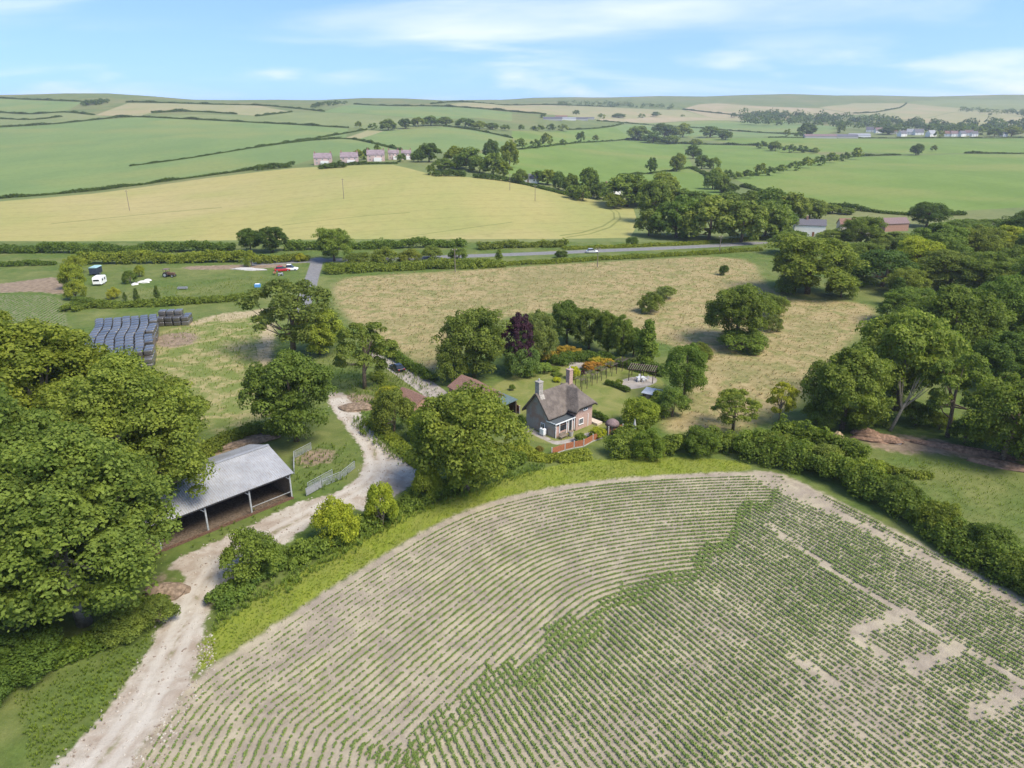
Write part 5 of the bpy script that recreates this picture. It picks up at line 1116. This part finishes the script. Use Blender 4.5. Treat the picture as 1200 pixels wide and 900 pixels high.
# rose arches in a row
AL = [(681, 456), (693, 449.5), (704, 444), (716, 438.5), (728, 433)]
ad = P(728, 433) - P(681, 456); aa = math.atan2(ad.y, ad.x)
for k, q in enumerate(AL):
    lb = ['rose arch nearest the right cottage chimney', 'second rose arch counted from the cottage, with climbers', 'middle rose arch of the garden walk', 'rose arch next before the pergola end of the walk', 'rose arch at the pergola end of the walk'][k]
    o = thing('rose_arch', lb, 'arch', P(*q), aa, 'arches over the garden walk')
    for x in (-.9, .9):
        for y in (-.75, .75): MB().box((x, y, 1.1), (.09, .09, 2.2)).build('post', 'dark_wood', o)
    for y in (-.75, .75): MB().box((0, y, 2.25), (2.4, .08, .12)).build('beam', 'grey_wood', o)
    for j in range(6): MB().box((-1.0 + j * .4, 0, 2.36), (.06, 2.1, .08)).build('slat', 'grey_wood', o)
    rr = np.random.default_rng(k); C = np.stack([rr.uniform(-1, 1, 9), rr.uniform(-.9, .9, 9), rr.uniform(2.1, 2.5, 9)], 1)
    V, t = leafcloud(C, np.full(9, .28), 22, .2, rr); c = link('climber', rawmesh('climber', V, quads(len(V) // 4), ['leaf'], t), o); c.color = (1, .95, .9, 1)
# outbuildings by the drive
def gable_house(name, label, cat, loc, rz, L, D, ev, rg, wm, rm, chim=(), wins=0, group=None, ov=.25, door=False, rows=1):
    o = thing(name, label, cat, loc, rz, group); h = D / 2
    m = MB().loft([[(x, -h, -.6), (x, h, -.6), (x, h, ev), (x, 0, rg), (x, -h, ev)] for x in (-L / 2, L / 2)]); wl = m.build('wall', wm, o)
    k = (rg - ev) / h; m = MB(); t = .14
    for s_ in (-1, 1): m.loft([[(x, s_ * (h + ov), ev - k * ov + .02), (x, s_ * .004, rg + .02), (x, s_ * .004, rg + .02 + t), (x, s_ * (h + ov), ev - k * ov + .02 + t)] for x in (-L / 2 - ov, L / 2 + ov)])
    rf = m.build('roof', rm, o)
    for cx_ in chim: chimney(cx_ * L / 2, 0, rg - .5, rg + 1.2, rf, 'brick', .8, False)
    for r_ in range(int(rows)):
        for i in range(wins):
            x = -L / 2 + L * (i + .5) / wins
            if door and r_ == 0 and i == wins // 2: continue
            window(x, -h, 1.4 + 2.5 * r_, 1.1, 1.1, 'x', o)
    if door: MB().box((-L / 2 + L * (wins // 2 + .5) / max(wins, 1), -h - .03, 1.0), (.9, .08, 2.0)).build('door', 'brown_wood', o)
    return o
a = P(541.8, 440, 4.0); b = P(577, 458.6, 4.0); d = b - a; c = (a + b) / 2; c.z = 0
gable_house('outbuilding', 'long outbuilding with a worn red tiled roof behind the largest tree', 'outbuilding', c, math.atan2(d.y, d.x), d.length, 6.0, 2.4, 4.0, 'brick', 'clay_tile', wins=3)
a = P(569.8, 464, 2.5); b = P(597.8, 468, 2.5); e = P(581.5, 473.7, 2.5); c = (b + P(571, 469, 2.5)) / 2; c.z = 0; ang = math.atan2((e - a).y, (e - a).x) ; d = P(597.8, 468, 2.5) - P(577, 459, 2.5); ang = math.atan2(d.y, d.x)
o = thing('lean_to_shelter', 'open shelter with a green grey sheet roof at the end of the red roofed outbuilding', 'shelter', c, ang); MB().box((0, 0, 2.5), (5.2, 4.6, .1), rx=.1).build('roof', 'green_sheet', o)
for x in (-2.4, 2.4):
    for y in (-2.0, 2.0): MB().box((x, y, 1.2), (.15, .15, 2.4)).build('post', 'grey_wood', o)
MB().box((0, 2.05, 1.2), (5.0, .1, 2.3)).build('back_wall', 'dark_wood', o)
p = P(487, 478); gable_house('low_shed', 'low old shed with a pinkish tile roof left of the largest tree', 'shed', p + Vector((-.5, 1, 0)), R(-48), 6.5, 4.2, 1.4, 2.6, 'brick', 'clay_tile')
# ------------------------------------------------------------------ vehicles and yard things
def wheel(m_parent, x, y, r=.33, w_=.22):
    t = MB().tube([(x, y - w_ / 2, r), (x, y + w_ / 2, r)], r, 14).build('wheel', 'tyre', m_parent); MB().tube([(x, y - w_ / 2 - .01, r), (x, y + w_ / 2 + .01, r)], r * .6, 10).build('rim', 'galv', t)
def car(name, label, loc, rz, paint, L=4.3, Wd=1.8, Ht=1.45, cat='car'):
    o = thing(name, label, cat, loc, rz); h = Wd / 2
    sec = [(-L / 2, .5, .78, .86), (-L / 2 + .15, .28, .92, .96), (-L / 2 + .9, .22, .95, 1), (-.2, .22, .95, 1), (L / 2 - 1.25, .22, .92, 1), (L / 2 - .25, .25, .74, .95), (L / 2, .42, .62, .84)]
    MB().loft([[(x, -h * k, z0), (x, h * k, z0), (x, h * k, z1 - .12), (x, h * k * .9, z1), (x, -h * k * .9, z1), (x, -h * k, z1 - .12)] for x, z0, z1, k in sec]).build('body', paint, o, smooth=False)
    cs_ = [(-L / 2 + .45, .93, .94), (-L / 2 + 1.0, .93, Ht - .04), (.0, .93, Ht - .04), (L / 2 - 1.35, .92, .95)]
    MB().loft([[(x, -h * .9, z0), (x, h * .9, z0), (x, h * .72, max(z1, z0 + .02)), (x, -h * .72, max(z1, z0 + .02))] for x, z0, z1 in cs_]).build('windows', 'glass', o)
    MB().loft([[(x, -h * .72, Ht - .035), (x, h * .72, Ht - .035), (x, h * .66, Ht + .02), (x, -h * .66, Ht + .02)] for x in (-L / 2 + .95, .1)]).build('roof', paint, o)
    for x in (-L / 2 + .8, L / 2 - .85):
        for y in (-h + .1, h - .1): wheel(o, x, y)
    for y in (-h * .62, h * .62):
        MB().box((L / 2 - .05, y, .62), (.12, .34, .12)).build('headlight', 'white_paint', o); MB().box((-L / 2 + .02, y, .78), (.1, .3, .14)).build('tail_light', 'red_paint', o)
    return o
dd_ = P(480, 440) - P(462, 428)
car('parked_car', 'black car parked on the drive beside the clipped hedge', P(465.5, 433.5), math.atan2(-dd_.y, -dd_.x), 'black_paint', 4.6, 1.9)
car('parked_car', 'red car parked at the yard end beside the tarmac lane', P(331, 317.5), .35, 'red_paint', 5.2, 2.1, 1.7); car('moving_car', 'silver grey car driving on the main road', P(694, 296.3), R(3), 'silver_paint', 5.0, 2.0, 1.7)
# caravan
p = P(117.5, 333); o = thing('caravan', 'white touring caravan parked in the yard beside the hedge', 'caravan', p, R(100))
sec = [(-2.7, .6, 1.9, .86), (-2.45, .45, 2.5, .97), (-1.5, .4, 2.65, 1), (1.6, .4, 2.65, 1), (2.4, .45, 2.45, .97), (2.75, .7, 1.6, .88)]
MB().loft([[(x, -1.3 * k, z0), (x, 1.3 * k, z0), (x, 1.3 * k, z1 - .15), (x, 1.15 * k, z1), (x, -1.15 * k, z1), (x, -1.3 * k, z1 - .15)] for x, z0, z1, k in sec]).build('body', 'plastic_white', o)
MB().box((-2.66, 0, 1.75), (.12, 1.7, .55)).build('window', 'glass', o)
for x in (-1, .9): MB().box((x, 1.3, 1.7), (.9, .06, .6)).build('window', 'glass', o); MB().box((x, -1.3, 1.7), (.9, .06, .6)).build('window', 'glass', o)
MB().box((-.6, 0, 2.7), (.7, .7, .1)).build('roof_hatch', 'grey_cloth', o)
for y in (-1.15, 1.15): wheel(o, 0, y, .35)
MB().bar((2.7, .5, .5), (3.8, 0, .5), .1).bar((2.7, -.5, .5), (3.8, 0, .5), .1).build('drawbar', 'galv', o)
p = P(113, 321.5); o = thing('box_trailer', 'dark box trailer with a pale teal roof behind the caravan', 'trailer', p, R(95)); MB().box((0, 0, 1.5), (4.2, 2.4, 2.0)).build('body', 'dark_panel', o); MB().loft([[(x, -1.25, 2.5), (x, 1.25, 2.5), (x, 1.0, 2.75), (x, -1.0, 2.75)] for x in (-2.2, 2.2)]).build('roof', 'teal_sheet', o)
for y in (-1.1, 1.1): wheel(o, 0, y, .4)
p = P(198, 324.5); o = thing('old_tractor', 'old rusty brown tractor parked on the yard grass', 'tractor', p, R(-8)); MB().box((1.2, 0, 1.1), (2.0, .8, .8)).build('bonnet', 'rust', o, bevel=.08); m = MB().box((-.6, 0, 1.2), (1.5, 1.3, .7)); m.build('body', 'rust', o); MB().box((-.6, 0, 2.6), (1.7, 1.6, .14)).build('cab_roof', 'purple_tile', o)
m = MB()
for x in (-1.3, .1):
    for y in (-.65, .65): m.box((x, y, 2.05), (.1, .1, 1.0))
m.build('cab_frame', 'rust', o)
for y in (-.95, .95): wheel(o, -.7, y, .8, .45); wheel(o, 1.7, y * .85, .45, .3)
p = P(316.5, 336.5); o = thing('farm_cart', 'small brown wooden cart standing on the yard grass', 'cart', p, .1); MB().box((0, 0, .9), (2.2, 1.4, .9)).build('box', 'brown_wood', o); MB().box((0, 0, 1.6), (1.2, 1.0, .5)).build('load', 'white_litter', o)
for y in (-.75, .75): wheel(o, 0, y, .45)
p = P(302, 336.5); o = thing('water_trough', 'small blue and white tank left of the brown cart', 'tank', p, .2); MB().box((0, 0, .5), (1.8, 1.1, 1.0)).build('tank_body', 'blue_plastic', o, bevel=.1); MB().box((0, 0, 1.06), (1.3, .8, .1)).build('lid', 'plastic_white', o)
p = P(341.5, 316.5); car('white_van', 'white van half hidden beside the red car', p, .1, 'plastic_white', 4.6, 2.0, 2.0, 'van')
p = P(329, 323); o = thing('quad_bike', 'grey blue quad bike in front of the red car', 'quad bike', p, .4); MB().box((0, 0, .75), (1.5, .6, .4)).build('body', 'silver_paint', o, bevel=.06); MB().box((-.2, 0, 1.02), (.8, .4, .16)).build('seat', 'black_metal', o); MB().bar((.5, -.45, 1.15), (.5, .45, 1.15), .06).build('handlebar', 'black_metal', o)
for x in (-.6, .6):
    for y in (-.5, .5): wheel(o, x, y, .32, .25)
p = P(322, 322); o = thing('orange_barrow', 'small orange wheelbarrow left of the quad bike', 'wheelbarrow', p, 2.0); MB().loft([[(-.6, -.3, .5), (-.6, .3, .5), (-.7, .45, .95), (-.7, -.45, .95)], [(.5, -.2, .45), (.5, .2, .45), (.8, .4, .95), (.8, -.4, .95)]]).build('tray', 'terracotta', o); wheel(o, .8, 0, .22, .12); MB().bar((-.5, -.3, .5), (-1.3, -.35, .7), .06).bar((-.5, .3, .5), (-1.3, .35, .7), .06).build('handle', 'black_metal', o)
p = P(214, 339); o = thing('feed_trough', 'low grey feed trough lying on the yard grass', 'trough', p, .05); m = MB().box((0, 0, .3), (2.9, .9, .12)); m.box((0, -.45, .5), (2.9, .08, .5)).box((0, .45, .5), (2.9, .08, .5)); m.build('tray', 'lead', o)
for x in (-1.2, 1.2): MB().box((x, 0, .13), (.1, .9, .26)).build('leg', 'lead', o)
for (px, py), rx, lb in [((168, 331), 2.1, 'largest heap of white sheeting in the yard'), ((158, 333.5), 1.0, 'small white sack heap beside the dark yard bush'), ((173, 329), 1.3, 'white sheeting heap at the right of the largest one')]: heap(lb, P(px, py), rx, 1.2, .6, 'white_litter', int(px), 'sheeting_heap')
for (px, py), rx, lb in [((288, 315.5), 5.0, 'pale chalk rubble heap along the back of the yard'), ((300, 316.5), 4.0, 'low chalk rubble heap right of the long one')]: heap(lb, P(px, py), rx, 1.2, .6, 'concrete', int(px), 'rubble_heap')
# poles
for px, pb, pt, lb in [(152, 247, 222, 'power pole alone at the left of the wheat field'), (403, 233, 209, 'power pole in the middle of the wheat field'), (627, 236, 217, 'power pole at the right end of the wheat field'), (597.5, 223, 204, 'power pole at the edge of the hamlet grove'),
                       (843, 297, 276, 'pale pole beside the main road on the right'), (700, 313, 290, 'short dark pole below the silver car'), (533.5, 319, 291, 'thin pole in the scrubby roadside hedge')]:
    p = P(px, pb); hh = min(max(zat(p.y, pt) - p.z, 5), 11); o = thing('power_pole', lb, 'pole', p, .3, 'poles along the fields'); MB().tube([(0, 0, -.3), (0, 0, hh)], [.17, .12], 8).build('pole', 'grey_wood', o); MB().box((0, 0, hh - .5), (1.8, .12, .14)).build('crossarm', 'grey_wood', o)
    for x in (-.75, 0, .75): MB().tube([(x, 0, hh - .43), (x, 0, hh - .15)], .06, 6).build('insulator', 'white_paint', o)
# ------------------------------------------------------------------ far houses
def far_house(px, pb, wpx, label, name='house', wm='white_wall', rm='slate', st=2, asp=.55, chim=(-.9, .9), rz=0, wins=3, group=None, cat='house', rise=.38):
    p = P(px, pb); L = wpx * depth(p) / 832; D = min(max(L * asp, 5), 16); ev = 2.6 * st if cat == 'house' else 3.6
    return gable_house(name, label, cat, p + Vector((0, D * .4, 0)), rz, L, D, ev, ev + D * rise, wm, rm, chim, wins if cat == 'house' else 0, group, .3, cat == 'house', st)
for px, pb, w_, lb in [(378, 193, 20, 'leftmost pink brick house of the terrace at the top of the wheat field'), (409, 192, 20, 'second pink house of the terrace from the left'), (440, 189, 20, 'middle pink house of the terrace with white wall below'), (461, 187, 12, 'small pink house right of the middle terrace house'), (476, 187, 11, 'last terrace house half hidden by the hamlet trees')]:
    far_house(px, pb, w_, lb, 'terrace_house', 'pale_brick', 'mauve_tile', rise=.45, rz=R(8), group='pink terrace houses')
    t_ = col.objects[-1]; t_ = [o for o in col.objects if o.get('label') == lb][0]; MB().box((1.5, -.5 * min(max(w_ * depth(P(px, pb)) / 832 * .55, 5), 16) - 1.2, 1.4), (w_ * .3, 2.2, 2.8)).build('extension', 'white_wall', t_)
far_house(620, 214, 22, 'low white bungalow with a dark hipped roof at the right of the hamlet', 'bungalow', rm='slate', st=1, rz=R(-12)); far_house(716, 232, 20, 'red roofed white house among trees at the end of the wheat field', 'red_roofed_house', rm='clay_tile', st=2, rz=R(-60), asp=.7)
far_house(949, 277, 34, 'long white cottage with a slate roof among the right hand trees', 'white_cottage', st=1.9, rz=R(-14), asp=.4, chim=(-.2,), wins=4, rise=.42); far_house(1002, 276, 34, 'cream house with a red tiled roof and a pale conservatory roof behind the trees', 'cream_house', 'cream_wall', 'clay_tile', 1.7, .5, (), R(-8), 3)
far_house(1048, 271, 32, 'brick barn with red tiled roof at the foot of the large right field', 'brick_barn', 'brick', 'purple_tile', 1, .45, (), R(14), cat='barn')
for px, pb, w_, rm, lb in [(962, 162, 36, 'purple_tile', 'long low distant barn at the left of the village'), (988, 162, 34, 'slate', 'long dark roofed barn right of the first distant barn'), (1008, 161, 24, 'lead', 'pale roofed barn at the right of the distant barns'), (648, 141, 22, 'dark_roof', 'largest dark shed of the distant hill farm'), (667, 141, 16, 'lead', 'grey shed in the middle of the distant hill farm'), (681, 141, 16, 'dark_roof', 'dark shed at the right of the distant hill farm'), (692, 140, 9, 'slate', 'small shed at the right end of the distant hill farm'), (658, 138.5, 14, 'clay_tile', 'rusty roofed shed behind the distant hill farm')]:
    far_house(px, pb, w_, lb, 'farm_shed', 'concrete' if rm != 'lead' else 'white_wall', rm, 1, .4, (), R(-6), cat='barn', rise=.22, group='sheds of the far farms')
for k, (px, pb, w_, rm, lb) in enumerate([(1020, 155, 8, 'slate', 'white village house just right of the distant barns'), (1030, 156, 8, 'purple_tile', 'village house with a brown roof second from the left'), (1058, 160, 9, 'slate', 'white village house at the left of the white row'), (1068, 158, 9, 'lead', 'white village house with a pale roof in the row'), (1077, 158.5, 10, 'slate', 'wide white village house in the left row'), (1092, 160, 10, 'lead', 'grey roofed village house between the two white rows'), (1112, 160, 8, 'clay_tile', 'white village house with a red roof, left of a pair'), (1118.5, 160, 8, 'purple_tile', 'white village house with a brown roof, right of a pair'), (1128, 160, 8, 'slate', 'white village house left of the tall white one'), (1136, 159, 8, 'purple_tile', 'tallest white village house with a steep roof'), (1142, 160, 7, 'slate', 'small white village house right of the tall one'), (1177, 160, 7, 'slate', 'white village house alone near the right edge'), (1048, 157, 7, 'clay_tile', 'small red roofed house in front of the dark wood')]):
    far_house(px, pb, w_, lb, 'village_house', rm=rm, rz=R(-25 + 23 * (k % 3)), asp=.7, st=2, rise=.55, group='houses of the distant village', wins=2)
# ------------------------------------------------------------------ haze
hz = NT('haze_air'); t = hz.t; t.nodes.remove(hz.b); pvn = nd(t, 'ShaderNodeVolumePrincipled'); pvn.inputs['Color'].default_value = (.86, .91, 1.0, 1); pvn.inputs['Density'].default_value = .00011; pvn.inputs['Anisotropy'].default_value = 0.2
t.links.new(pvn.outputs[0], hz.out.inputs['Volume'])
allz = [0.0, float(terrain(np.linspace(-9000, 9000, 200)[:, None], np.linspace(300, 9000, 300)[None]).max())]
o = MB().box((0, 3775, (allz[1] + 22) / 2), (27200, 10700, allz[1] + 24)).build('haze', 'haze_air'); tag(o, 'thin blue summer air over the whole landscape', 'haze', kind='stuff')
